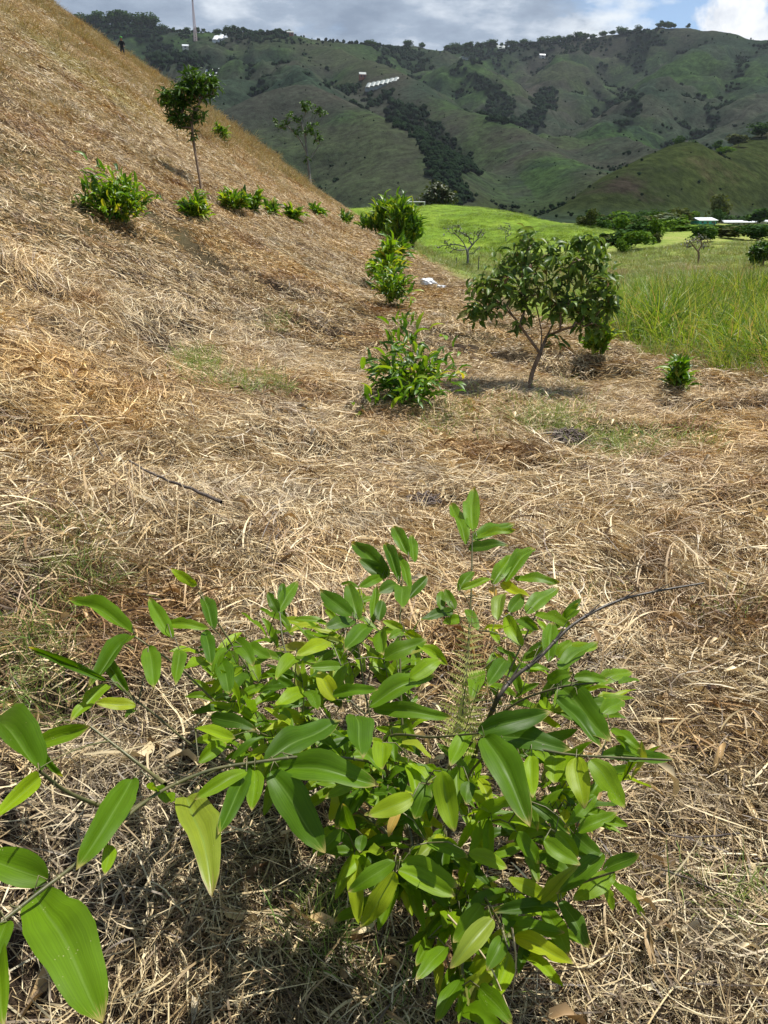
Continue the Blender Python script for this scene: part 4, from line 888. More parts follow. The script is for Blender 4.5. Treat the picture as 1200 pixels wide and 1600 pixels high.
# thin tree on the slope
p = hit(315, 298); dT = p[1] * CP - (p[2] - CAMZ) * SP; s = dT / FPX
limbs = [[np.array([0, 0, -.05]), tl(309, 262), tl(303, 225), tl(300, 195), tl(303, 172)], [tl(300, 195), tl(292, 182), tl(275, 170)], [tl(302, 180), tl(312, 160), tl(318, 145)]]
tips = []
for c, rx, n in (((295, 150), 26, 40), ((318, 135), 24, 36), ((275, 165), 20, 26), ((265, 152), 14, 14), ((290, 190), 16, 16), ((312, 185), 12, 9), ((305, 128), 22, 26), ((275, 185), 12, 9), ((300, 212), 6, 3)):
    tips += list(ball(tl(*c), (rx * s, rx * s, rx * s * .8), n, g))
DL = [leaf_mesh('leaf', M['dark_leaf'], .1, .3, 'lance', 5, 1, .3, 510), leaf_mesh('leaf', M['dark_leaf'], .2, .3, 'lance', 5, 1, .3, 511)]
DLL = [leaf_mesh('leaf', M['shrub_leaf'], .1, .3, 'lance', 5, 1, .3, 512)]
tree('young_tree', p, limbs, tips, 'young tree with thin bent trunk and dense dark crown on the dry slope', None, whorls(tips, 10, .14, .1, g, .27), DL, .0035, .024, 'bark', 250, 51, seg=.12)
# sparse tree on the ridge
p = hitc(484, 288); dT = p[1] * CP - (p[2] - CAMZ) * SP; s = dT / FPX; OFF = row_of(p) - 288 if abs(row_of(p) - 288) > 2 else 0.
limbs = [[np.array([0, 0, -.1]), tl(483, 262), tl(479, 230), tl(477, 205)], [tl(479, 235), tl(465, 210), tl(447, 192)], [tl(477, 210), tl(488, 190), tl(497, 172)], [tl(478, 215), tl(472, 190), tl(480, 168)], [tl(481, 250), tl(492, 235), tl(500, 222)]]
tips = []
for c, rx, n in (((440, 190), 13, 12), ((460, 182), 14, 12), ((482, 165), 15, 16), ((498, 172), 12, 9), ((478, 200), 16, 12), ((492, 200), 12, 9), ((497, 216), 9, 5), ((462, 205), 9, 5), ((485, 250), 8, 4)):
    tips += list(ball(tl(*c), (rx * s, rx * s, rx * s * .6), n, g))
OL2 = [leaf_mesh('leaf', M['dark_leaf'], .1, .3, 'ovate', 4, 1, 0, 522)]
OL = [leaf_mesh('leaf', M['olive_leaf'], .1, .3, 'ovate', 4, 1, 0, 520)]
tree('ridge_tree', p, limbs, tips, 'sparse see-through tree standing on the edge of the dry slope', None, whorls(tips, 15, .34, .1, g, .5), OL2, .02, .14, 'bark_grey', 0, 52, seg=.35, jit=.15)
# branch tips of a tree over the crest, top left corner
p = crestpt(48); OFF = row_of(p) - 20
dT = p[1] * CP - (p[2] - CAMZ) * SP; s = dT / FPX
limbs = [[np.array([0, 0, -.1]), tl(38, 8), tl(28, -18), tl(30, -50)], [tl(38, 10), tl(50, 2), tl(58, -4)]]; tips = list(ball(tl(40, -2), (20 * s, 20 * s, 12 * s), 12, g)) + list(ball(tl(30, -50), (40 * s, 30 * s, 30 * s), 50, g))
tree('crest_tree', p, limbs, tips, 'thin leafless twiggy tree on the crest in the top corner', None, whorls(tips[12:], 8, .35, .1, g, .4), OL, .012, .07, 'bark_grey', 0, 53, seg=.3, jit=.2)
OFF = 0.
# bare grey tree below the green field, with a fainter one behind
def gtree(px, py, Y, limbs_px, tip_px, label, name, leaf, ll, nw, r0, rmax, bark, seed, group=None, jit=.15, zr=.7, lw=.5):
    global p, dT, s
    p = gnd(px, Y) if Y else hit(px, py); dT = p[1] * CP - (p[2] - CAMZ) * SP; s = dT / FPX; pr = (p[2] - CAMZ)
    # the pixel row where this foot really lands
    v = p - campos; fw = v[1] * CP - v[2] * SP; uu = v[1] * SP + v[2] * CP; row = 800 - uu / fw * FPX; dy = row - py
    lb = [[np.array([0, 0, -.2])] + [tl(a, b + dy) for a, b in limbs_px[0]]] + [[tl(a, b + dy) for a, b in L] for L in limbs_px[1:]]
    tps = []
    gg = np.random.default_rng(seed)
    for cx, cy, rx, n in tip_px: tps += list(ball(tl(cx, cy + dy), (rx * s, rx * s, rx * s * zr), n, gg))
    return tree(name, p, lb, tps, label, group, whorls(tps, nw, ll, .1, gg, lw), leaf, r0, rmax, bark, 0, seed, seg=rx * s * .3, jit=jit)
GYL = [leaf_mesh('leaf', M['grey_leaf'], .1, .3, 'ovate', 4, 1, 0, 521)]
gtree(731, 413, 78, [[(731, 400), (730, 388)], [(730, 390), (722, 374), (708, 360)], [(730, 390), (740, 378), (752, 366)], [(728, 384), (712, 380), (692, 382)]], [(708, 356, 13, 16), (720, 362, 10, 10), (750, 362, 12, 16), (738, 368, 10, 8), (693, 380, 12, 12), (708, 384, 10, 9), (745, 390, 10, 5)], 'gnarled grey nearly leafless tree at the foot of the bright green mound', 'bare_tree', GYL, .32, 3, .018, .30, 'bark_grey', 61)
gtree(790, 372, 105, [[(790, 360), (789, 352)]], [(788, 348, 13, 26), (797, 354, 8, 8)], 'faint twiggy grey tree on the flank of the green mound', 'bare_tree', GYL, .28, 2, .012, .16, 'bark_grey', 62)
gtree(684, 340, 215, [[(684, 333), (684, 326)], [(684, 330), (672, 322)], [(684, 330), (696, 322)]], [(684, 315, 22, 60), (668, 322, 14, 30), (701, 321, 14, 30), (684, 308, 14, 22)], 'wide round olive brown tree on the plateau beside the goal', 'round_tree', OL, 1.1, 8, .02, .35, 'bark', 63, zr=.75, lw=.6)
gtree(1092, 428, 62, [[(1092, 415), (1090, 402)], [(1091, 408), (1080, 394)], [(1091, 406), (1100, 392)]], [(1080, 393, 11, 14), (1094, 388, 11, 14), (1104, 398, 8, 8), (1070, 396, 8, 6)], 'dark twiggy tree with thick trunk alone in the yellow pasture', 'bare_tree', GYL, .25, 4, .014, .32, 'bark', 64)
gtree(1192, 408, 52, [[(1192, 400), (1190, 392)]], [(1190, 384, 18, 60), (1207, 380, 18, 50), (1178, 390, 10, 20)], 'dark bushy tree at the right border of the pasture', 'bushy_tree', DL, .35, 8, .01, .12, 'bark', 65)
# ------------------------------------------------------------------ valley bushes and trees, each its own
def clump_tree(seed, mat, leaf=.09, n=420, lob=6, flat=.85):
    """far tree crown: leaf-sized faces in several lobes, unit height"""
    g = np.random.default_rng(seed); mb = MB(); pts = []
    for k in range(lob):
        a = g.random() * 6.28; c = np.array([.22 * math.cos(a) * g.random(), .22 * math.sin(a) * g.random(), .26 + .46 * g.random()]); r = .17 + .12 * g.random()
        pts.append(ball(c, (r, r, r * flat), n // lob, g, .28))
    pts = np.concatenate(pts); N = len(pts); nn = pts - np.array([0, 0, .5]) + g.normal(0, .25, pts.shape)
    R3 = rotm(nn, g.random(N) * 6.28); TV = np.array([(-.5, -.5, 0), (.5, -.35, .1), (.4, .5, 0), (-.45, .4, .12)]); V, F, r = stamp(TV, np.array([[0, 1, 2, 3]]), pts, R3, leaf * g.uniform(.6, 1.4, N), g.random(N)); mb.add(V, F, 0.)
    mb.R = [r]; return mb.mesh('crown', mat, smooth=False)
def trunk_mesh(seed, mat):
    g = np.random.default_rng(seed); mb = MB(); mb.tube([(0, 0, -.06), (.01, 0, .2), (0, .01, .5)], [.03, .022, .012], 6)
    for k in range(4): a = g.random() * 6.28; mb.tube([(0, 0, .22 + .06 * k), (.1 * math.cos(a), .1 * math.sin(a), .4 + .05 * k), (.2 * math.cos(a), .2 * math.sin(a), .55)], [.013, .009, .004], 4)
    return mb.mesh('trunk', mat)
for k_n, st in (('dark_leaf', [(0, (.02, .05, .014)), (1, (.06, .12, .025))]), ('olive_leaf', [(0, (.045, .06, .022)), (1, (.11, .13, .045))]), ('shrub_leaf', [(0, (.05, .12, .015)), (1, (.16, .26, .03))]), ('grey_leaf', [(0, (.10, .13, .08)), (1, (.20, .24, .14))])): M[k_n + '_far'] = leaf_mat(k_n + '_far', st, trans=.2, rough=.9, spec=.05)
CRN = {k: [clump_tree(600 + 10 * i + j, M[k + '_far'], .075, 620, 9) for j in range(4)] for i, k in enumerate(('dark_leaf', 'olive_leaf', 'shrub_leaf', 'grey_leaf'))}
TRK = trunk_mesh(650, M['bark_grey'])
def vtree(px, Y, hpx, wpx, kind, label, name='valley_tree', group='trees and bushes on the valley floor', cat='tree', loc=None, z=None, fn=None):
    p = np.array(loc) if loc is not None else (gnd(px, Y) if Y < 380 else farZ_at(px, Y)); d = math.hypot(p[0], p[1]); k = d / FPX
    if 1062 < px < 1202 and Y < 300:
        hpx = min(hpx, row_of(p) - 352)
        if hpx < 6: return
    o = thing(name, p, label, cat, group, RNG.random() * 6.28)
    hh, ww = hpx * k, wpx * k
    c = link('crown', CRN[kind][RNG.integers(0, 4)], o); c.scale = (ww / .62, ww / .62, hh / .92); c.location.z = -hh * .08 if cat == 'bush' else 0; c['kind'] = 'stuff'
    if cat != 'bush': t_ = link('trunk', TRK, o); t_.scale = (min(ww, hh), min(ww, hh), hh)
    return o
VT = [(965, 95, 30, 52, 'dark_leaf', 'dark bush directly behind the crown of the fruit tree', 'bush'), (990, 105, 26, 44, 'dark_leaf', 'low dark bush right of the fruit tree where the dirt path starts', 'bush'),
 (1030, 200, 28, 52, 'grey_leaf', 'pale grey-green feathery tree in the valley left of the teal house', 'tree'), (1000, 190, 22, 34, 'olive_leaf', 'olive tree left of the pale feathery one', 'tree'),
 (975, 220, 24, 34, 'dark_leaf', 'dark tree under the foot of the near hill', 'tree'), (945, 230, 20, 34, 'dark_leaf', 'dark tree where the green mound meets the near hill', 'tree'),
 (1070, 150, 30, 44, 'dark_leaf', 'dark tree in front of the teal walled house', 'tree'), (1045, 140, 22, 44, 'shrub_leaf', 'green spreading bush below the pale feathery tree', 'bush'),
 (1110, 135, 26, 60, 'dark_leaf', 'broad dark bush below the long white roof', 'bush'), (1140, 150, 26, 44, 'dark_leaf', 'dark tree under the long white roof', 'tree'), (1165, 130, 22, 50, 'dark_leaf', 'broad dark bush on the right valley edge', 'bush'),
 (1190, 155, 30, 44, 'dark_leaf', 'tall dark tree right of the long white roof', 'tree'), (1085, 120, 18, 60, 'shrub_leaf', 'bright green hedge-like bush along the pasture edge', 'bush'), (1130, 105, 16, 46, 'olive_leaf', 'low olive bush on the upper pasture', 'bush'),
 (915, 250, 16, 34, 'dark_leaf', 'dark low tree at the tip of the green mound', 'tree'), (1012, 120, 14, 34, 'shrub_leaf', 'small bright bush above the dirt path', 'bush'), (1055, 250, 24, 36, 'olive_leaf', 'olive tree behind the pale feathery tree', 'tree'), (1115, 290, 22, 30, 'dark_leaf', 'dark tree rising behind the two houses', 'tree'),
 (1112, 330, 40, 26, 'olive_leaf', 'tall brownish tree between the near hill and the roofs', 'tree'), (1175, 300, 24, 34, 'dark_leaf', 'dark tree behind the end of the long roof', 'tree'), (1048, 300, 20, 40, 'dark_leaf', 'dark tree left behind the teal house', 'tree'), (1000, 280, 20, 40, 'dark_leaf', 'dark thicket tree on the valley floor under the hill', 'tree'),
 (960, 300, 20, 34, 'shrub_leaf', 'green tree at the base of the near hill', 'tree'), (700, 62, 22, 26, 'shrub_leaf', 'leafy bush below the straw edge beside the litter', 'bush'), (722, 48, 20, 24, 'olive_leaf', 'pale weedy bush left of the fruit tree crown', 'bush')]
gv = np.random.default_rng(123)
for k_i in range(130):
    Yv = gv.uniform(88, 330); pxv = gv.uniform(905, 1240)
    kd = ['dark_leaf', 'dark_leaf', 'olive_leaf', 'shrub_leaf'][gv.integers(0, 4)]; hp = gv.uniform(12, 26) * (110 / Yv) ** .35
    if gv.random() < .6: vtree(pxv, Yv, hp, hp * gv.uniform(1.0, 1.6), kd, 'one of the many rounded bushes crowding the valley floor between pasture and near hill', 'valley_bush', 'bushes crowding the valley floor', 'bush')
    else: vtree(pxv, Yv, hp * 1.2, hp * gv.uniform(.85, 1.15), kd, 'one of the many small trees crowding the valley floor between pasture and near hill', 'valley_tree', 'small trees crowding the valley floor', 'tree')
for a in VT: vtree(*a[:5], a[5], 'valley_bush' if a[6] == 'bush' else 'valley_tree', cat=a[6])
# trees standing out on the near hill and on the skyline
for px, Y, h, w, kd, lb in ((1062, 612, 14, 15, 'dark_leaf', 'round dark tree on the crest of the near hill'), (1085, 622, 11, 13, 'dark_leaf', 'small tree right of the round one on the near hill crest'), (1125, 645, 15, 14, 'dark_leaf', 'upright dark tree on the saddle of the near hill'), (1158, 650, 16, 26, 'olive_leaf', 'broad tree on the right shoulder of the near hill'), (1188, 690, 18, 26, 'dark_leaf', 'dark tree on the far right shoulder of the near hill'), (1140, 600, 12, 22, 'shrub_leaf', 'bush row on the near hill slope')):
    vtree(px, Y, h, w, kd, lb, 'hill_tree', 'trees on the near hill')
SKY0 = np.array([at_Y(*p_) for p_ in RID[0]])
def crest_y(px):
    Ys = np.linspace(1900, 2850, 160); best = max(Ys, key=lambda Y: (farZ_at(px, Y)[2] - CAMZ) / Y); return best
gs = np.random.default_rng(88)
sk_px = sorted(list(gs.uniform(105, 255, 46)) + list(gs.uniform(255, 460, 22)) + list(gs.uniform(560, 690, 10)) + list(gs.uniform(690, 960, 58)) + list(gs.uniform(960, 1060, 10)))
for i, px in enumerate(sk_px):
    Y = crest_y(px) + gs.uniform(-12, 12); h = gs.uniform(5, 9) if px > 300 else gs.uniform(8, 17)
    if 255 < px < 460: h = gs.uniform(3, 8)
    vtree(px, Y, h, h * gs.uniform(.8, 1.5), 'dark_leaf', *(('dark tree of the dense wood crowning the left end of the skyline', 'skyline_tree', 'trees of the left skyline wood') if px < 255 else ('little tree on the skyline near the radio mast and reddish house', 'skyline_tree', 'little trees round the mast on the skyline') if px < 460 else ('little tree on the skyline saddle in the middle of the range', 'skyline_tree', 'little trees on the skyline saddle') if px < 690 else ('dark tree of the long skyline wood on the right half of the range', 'skyline_tree', 'trees of the right skyline wood')))
# wooded gullies: uncountable far wood
gw = np.random.default_rng(99); nW = 60000; ii = gw.integers(0, nr, nW * 5); jj = gw.integers(0, na, nW * 5)
Wd = wood[ii, jj]; keep = (gw.random(len(ii)) < Wd ** 1.3 * .8 + .010) & (R_[ii, jj] > 430) & (MZ[ii, jj] > -6); ii, jj = ii[keep][:40000], jj[keep][:40000]
wx = MX[ii, jj] + gw.normal(0, 2.5, len(ii)); wy = MY[ii, jj] + gw.normal(0, 3, len(ii)); wz = MZ[ii, jj]
def blob(seed):
    g = np.random.default_rng(seed); bm = bmesh.new(); bmesh.ops.create_icosphere(bm, subdivisions=2, radius=.5)
    for v in bm.verts:
        v.co *= 1 + .42 * float(fbm(np.array([v.co.x * 3 + seed]), np.array([v.co.y * 3 + v.co.z * 2]), 2, seed)[0]) + g.normal(0, .07); v.co.z = v.co.z * .9 + .38
    me = bpy.data.meshes.new('wood_crown'); bm.to_mesh(me); bm.free(); me.materials.append(M['far_wood']); return me
M['far_wood'] = plain('far_wood', (.008, .019, .009), (.021, .036, .015), 9, 1., 0., .6, True)
sW = gw.uniform(4, 9, len(ii)) * (.75 + .45 * (R_[ii, jj] > 1300)) * (.30 + .70 * np.minimum(1, Wd[keep][:40000] * 1.6))
scatter('hillside_wood', [blob(i) for i in range(5)], np.stack([wx, wy, wz], 1), rotm(np.tile([0, 0, 1.], (len(ii), 1)), gw.random(len(ii)) * 6.28), sW, gw.integers(0, 5, len(ii)), 'dark woodland filling the gullies and crests of the far mountains')

# ------------------------------------------------------------------ grasses
GT = [upright(700 + i, 34, .16, 1.0, .017, 1.2, .34).mesh('tall_blades', M['grass_tall']) for i in range(5)]
GB = [upright(710 + i, 36, .15, .75, .007, .9, .4).mesh('tall_seed_blades', M['grass_seed']) for i in range(3)]
def region(n, x0, x1, y0, y1, cond):
    x = RNG.uniform(x0, x1, n); y = RNG.uniform(y0, y1, n); k = cond(x, y); return x[k], y[k]
def sc_up(name, vs, x, y, s, label, jitter=.1, zs=1.):
    n_ = np.tile([0, 0, 1.], (len(x), 1)) + RNG.normal(0, jitter, (len(x), 3)); return scatter(name, vs, np.stack([x, y, Z(x, y) - .01], 1), rotm(n_, RNG.random(len(x)) * 6.28), np.stack([s, s, s * zs], 1), RNG.integers(0, len(vs), len(x)), label)
x, y = region(5400, 2, 17, 6.6, 24, lambda x, y: (edge(x, y) > .35 + .3 * fbm(x, y, 2, 9)) & (y < 17 + 3 * fbm(x / 2, y * 0, 2, 2)) & (x > 3.1 + .05 * (y - 8)) & (RNG.random(len(x)) < .75))
hs = .98 * (.7 + .5 * vn(x / 1.2, y / 1.2, 4)) * (.35 + .65 * sst(0, 1.4, edge(x, y) - .2))
sc_up('tall_grass', GT, x, y, hs, 'tall bright green grass standing at the right edge of the straw')
x, y = region(1500, 2, 40, 14, 60, lambda x, y: (edge(x, y) > 1) & (fbm(x / 5, y / 5, 3, 33) > .08) & (x < .6 * y))
sc_up('seed_grass_patches', GB, x, y, .5 + .5 * RNG.random(len(x)), 'brownish seeding grass in patches over the pasture')
x, y = region(900, 2, 14, 7, 20, lambda x, y: (edge(x, y) > -.05) & ((edge(x, y) < .9) | (RNG.random(len(x)) < .25)) & (fbm(x / 1.2, y / 1.2, 2, 12) > -.25) & (x > 2.6))
sc_up('seed_grass', GB, x, y, .42 + .3 * RNG.random(len(x)), 'brown seeding grass fringing the tall green grass')
LG = [upright(720 + i, 60, .22, .16, .006, .9, .6, 4).mesh('turf_blades', M['grass_green']) for i in range(4)]
x, y = region(26000, -4, 62, 12, 90, lambda x, y: (edge(x, y) > .2) & (np.abs(x) < .56 * y + 2) & (RNG.random(len(x)) < .25 + .75 * (22 / y)))
scm = (.8 + y / 34) * RNG.uniform(.7, 1.3, len(x)); M['pasture'] = straw_mat('pasture', [(0, (.09, .17, .02)), (.4, (.18, .27, .04)), (.75, (.30, .34, .08)), (1, (.38, .32, .13))], trans=.2)
PG = [upright(730 + i, 50, .22, .18, .007, .9, .6, 4).mesh('pasture_blades', M['pasture']) for i in range(4)]
sc_up('pasture_grass', PG, x, y, scm, 'yellow green pasture grass beyond the straw', zs=.8)
M['mound_grass_'] = straw_mat('mound_grass', [(0, (.07, .14, .012)), (.5, (.15, .26, .02)), (.85, (.24, .35, .03)), (1, (.30, .33, .07))], patch=False, trans=.35, vary=.5)
MG = [upright(740 + i, 50, .25, .18, .009, .9, .6, 4).mesh('mound_blades', M['mound_grass_']) for i in range(3)]
x, y = region(30000, -20, 62, 76, 240, lambda x, y: (np.sqrt(((x + 12) / 62) ** 2 + ((y - 196) / 112) ** 2) < 1.0) & (x > -.06 * y))
sc_up('mound_grass', MG, x, y, RNG.uniform(2.0, 4.6, len(x)) * (.4 + 1.0 * vn(x / 5, y / 5, 4) ** 2), 'bright green rough grass covering the mound', zs=.55)
# green blades showing through the straw
GG = [upright(750 + i, 26, .16, .17, .0045, 1.6, .8, 5).mesh('green_blades', M['grass_green']) for i in range(4)]
gp = [(300, 575, 34, 26), (410, 605, 26, 16), (350, 605, 30, 14), (850, 658, 60, 46), (950, 705, 38, 26), (100, 860, 60, 22), (60, 1010, 60, 22), (140, 920, 50, 16), (1000, 705, 24, 8), (440, 510, 20, 10), (1100, 700, 26, 9), (700, 660, 40, 14), (1130, 955, 40, 8), (900, 930, 40, 8), (520, 1440, 40, 10), (490, 1480, 26, 8), (1100, 1410, 30, 4), (1180, 1440, 30, 5), (60, 1130, 60, 10), (680, 1640, 60, 8)]
xs, ys, ss = [], [], []
for px, py, r, n in gp:
    for k in range(int(n * 1.8)):
        q = hit(px + RNG.normal(0, r * .6), min(py + RNG.normal(0, r * .35), 1640)); q[2] += .02; xs.append(q[0]); ys.append(q[1]); ss.append(RNG.uniform(.7, 1.3) * (1.0 if py < 800 else .65))
sc_up('green_grass', GG, np.array(xs), np.array(ys), np.array(ss), 'green grass blades pushing up through the dry straw', .5)
# standing dry tufts high on the slope
DG = [upright(760 + i, 60, .22, .34, .009, 1.3, .7, 5).mesh('dry_tuft', M['straw_gold']) for i in range(4)]
x, y = region(90000, -46, 0, 9, 96, lambda x, y: (np.abs(x) < .6 * y) & (edge(x, y) < -2) & (RNG.random(len(x)) < (.16 * sst(1.5, 8, -x) + .84 * sst(3, 12, -x + 5 * fbm(x / 4, y / 4, 2, 15))) * .7 * (1 - .8 * sst(.15, .5, fbm(x / 6, y / 6, 2, 18)))))
s_ = (.4 + y / 95) * RNG.uniform(.6, 1.3, len(x)) * (.6 + 1.5 * vn(x / 1.6, y / 1.6, 44) ** 3); sc_up('dry_tufts', DG, x, y, s_, 'golden brown standing dry grass on the upper slope', .35)
# fallen brown bamboo leaves and chaff in the foreground straw
DB = leaf_mesh('fallen_leaf', M['straw'], .22, .5, 'lance', 6, 1, 1.2, 777, .8); DB2 = leaf_mesh('fallen_leaf', M['straw'], -.15, .3, 'lance', 6, 1, 1.2, 778, -1.2)
x, y = wedge(1500, .5, 6.5, R(42)); k = edge(x, y) < 0; x, y = x[k], y[k]; L = RNG.uniform(.045, .12, len(x))
scatter('fallen_leaves', [DB, DB2], np.stack([x, y, Z(x, y) + .035], 1), rotm(np.tile([0, 0, 1.], (len(x), 1)) + RNG.normal(0, .35, (len(x), 3)), RNG.random(len(x)) * 6.28), np.stack([L * .17, L, L], 1), RNG.integers(0, 2, len(x)), 'pale withered leaves lying on the straw')

# dark heaps of rotting brush on the straw, and sticks
def heap(px, py, wpx, n, label):
    q = hit(px, py); d = np.linalg.norm(q - campos); W_ = wpx * d / FPX; g = np.random.default_rng(int(px)); T = thing('brush_heap', q, label, 'brush heap', 'dark heaps of dead brush'); mb = MB()
    for k in range(n):
        a = g.random() * 6.28; r = W_ * .5 * math.sqrt(g.random()); c = np.array([r * math.cos(a), r * math.sin(a), .05 * W_ + .16 * W_ * (1 - (2 * r / W_) ** 2) * g.random()]); hd = g.random() * 6.28; L = W_ * g.uniform(.15, .4)
        dv = np.array([math.cos(hd), math.sin(hd), g.normal(0, .3)]) * L / 2; mb.tube(bez(c - dv, c + dv, g.normal(.03, .05) * L * 3, 5) + np.array([0, 0, .06]), g.uniform(.0015, .004) * (1 + d / 12), 4, g.random())
    link('dead_stems', mb.mesh('dead_stems', M['thatch']), T)['kind'] = 'stuff'
heap(880, 700, 62, 170, 'round dark heap of dead brush on the straw right of centre'); heap(660, 800, 50, 90, 'dark dead stems behind the tallest bamboo sprig')
def stick(name, pts, r, label, mat='stick', lift=.06, taper=.5):
    P = []
    for px, py in pts: q = hit(px, py); q[2] += lift; P.append(q)
    b = P[0].copy(); P = smoothpath([q - b for q in P], 6); g = np.random.default_rng(int(pts[0][0])); P += g.normal(0, r * .25, P.shape); mb = MB(); mb.tube(P, np.linspace(r, r * taper, len(P)), 7)
    o = link(name, mb.mesh(name, M[mat]), loc=tuple(b)); return tag(o, label, 'stick', 'sticks lying in the straw')
stick('fallen_stick', [(348, 820), (300, 798), (250, 778), (205, 752)], .009, 'dark fallen stick lying across the straw, left of centre', lift=.11)
stick('dry_twig', [(165, 745), (150, 715), (130, 680), (108, 655)], .004, 'thin dark twig leaning in the straw at the left', lift=.1)
stick('dry_twig', [(1030, 1385), (1075, 1400), (1160, 1440)], .003, 'short thin dark twig in the straw right of the bamboo', lift=.05)
stick('dry_twig', [(1150, 1325), (1060, 1330), (1010, 1318)], .003, 'slender dark twig near the right edge in front', lift=.05)
# white litter on the slope foot
def crumple(name, px, py, wpx, label, seed):
    q = hit(px, py); d = np.linalg.norm(q - campos); w = wpx * d / FPX; bm = bmesh.new(); bmesh.ops.create_icosphere(bm, subdivisions=4, radius=.5)
    for v in bm.verts:
        n_ = fbm(np.array([v.co.x * 4 + seed]), np.array([v.co.y * 4 + v.co.z * 3]), 4, seed)[0]; n2_ = fbm(np.array([v.co.x * 1.5 - seed]), np.array([v.co.y * 2]), 2, seed + 3)[0]
        v.co *= 1 + .5 * n_ + .5 * n2_; v.co = Vector((v.co.x * w, v.co.y * w * .7, max(v.co.z, -.1) * w * .5))
    me = bpy.data.meshes.new(name); bm.to_mesh(me); bm.free(); me.materials.append(M['white_plastic']); o = link(name, me, loc=tuple(q + np.array([0, 0, .09]))); return tag(o, label, 'litter', 'white litter by the slope foot')
crumple('plastic_bag', 666, 450, 24, 'larger crumpled white plastic bag lying on the straw', 3); crumple('plastic_bag', 688, 456, 13, 'smaller white scrap right beside the crumpled bag', 5)

# ------------------------------------------------------------------ person on the slope crest
Yp = 76.; vp_ = ray(197, 133); p = np.array([vp_[0] / vp_[1] * Yp, Yp, 0.]); p[2] = Z1(p[0], p[1]); px_s = np.linalg.norm(p - campos) / FPX
PR = thing('person', p + np.array([0, 0, -.12]), 'person in dark work clothes and green cap walking down by the slope crest', 'person')
bm = bmesh.new(); lay = bm.verts.layers.skin.verify()
J = {'pel': (0, 0, .92, .15), 'wst': (0, 0, 1.08, .14), 'chs': (0, .0, 1.30, .18), 'nck': (0, -.01, 1.47, .065), 'hdb': (0, -.03, 1.55, .085), 'hdt': (0, -.03, 1.66, .095), 'hd2': (0, -.02, 1.72, .05),
     'shl': (-.19, 0, 1.40, .07), 'ell': (-.27, -.03, 1.14, .05), 'wrl': (-.22, -.20, .98, .036), 'hal': (-.19, -.27, .95, .045), 'shr': (.19, 0, 1.40, .07), 'elr': (.28, -.02, 1.14, .05), 'wrr': (.24, -.22, 1.02, .036), 'har': (.21, -.29, 1.0, .045),
     'hpl': (-.10, 0, .86, .11), 'knl': (-.11, -.10, .50, .075), 'anl': (-.11, .03, .10, .05), 'tol': (-.11, -.13, .05, .045), 'hpr': (.10, 0, .86, .11), 'knr': (.12, .02, .49, .075), 'anr': (.12, .16, .10, .05), 'tor': (.12, .02, .05, .045)}
vs = {}
for k, v in J.items(): q = bm.verts.new(v[:3]); q[lay].radius = (v[3], v[3] * .85); vs[k] = q
vs['pel'][lay].use_root = True
for a, b in ('pel wst', 'wst chs', 'chs nck', 'nck hdb', 'hdb hdt', 'hdt hd2', 'chs shl', 'shl ell', 'ell wrl', 'wrl hal', 'chs shr', 'shr elr', 'elr wrr', 'wrr har', 'pel hpl', 'hpl knl', 'knl anl', 'anl tol', 'pel hpr', 'hpr knr', 'knr anr', 'anr tor') if False else [s_.split() for s_ in 'pel wst,wst chs,chs nck,nck hdb,hdb hdt,hdt hd2,chs shl,shl ell,ell wrl,wrl hal,chs shr,shr elr,elr wrr,wrr har,pel hpl,hpl knl,knl anl,anl tol,pel hpr,hpr knr,knr anr,anr tor'.split(',')]: bm.edges.new((vs[a], vs[b]))
me = bpy.data.meshes.new('body'); bm.to_mesh(me); bm.free(); o = link('body', me, PR); o.modifiers.new('skin', 'SKIN'); sb = o.modifiers.new('sub', 'SUBSURF'); sb.levels = 1; sb.render_levels = 1
dg = bpy.context.evaluated_depsgraph_get(); me2 = bpy.data.meshes.new_from_object(o.evaluated_get(dg)); o.modifiers.clear(); o.data = me2; me2.name = 'body'; me2.materials.clear()
for c_ in ((.30, .17, .11), (.018, .02, .03), (.035, .04, .06), (.02, .015, .012)): me2.materials.append(plain('cloth_%d' % len(me2.materials), c_, c_, 5))
for f in me2.polygons:
    z = f.center.z; ax = abs(f.center.x); f.material_index = 0 if z > 1.46 or (ax > .17 and z < 1.04 and z > .9 and f.center.y < -.16) else (1 if z > .93 else (2 if z > .12 else 3))
mb = MB(); P = [(0, -.03, 1.66), (0, -.03, 1.72), (0, -.03, 1.77), (0, -.03, 1.80)]; mb.tube(P, [.115, .112, .085, .02], 10); mb.box((0, -.16, 1.675), (.16, .12, .015)); M['cap_green'] = plain('cap_green', (.06, .26, .05), (.08, .32, .07), 5); link('cap', mb.mesh('cap', M['cap_green']), PR)
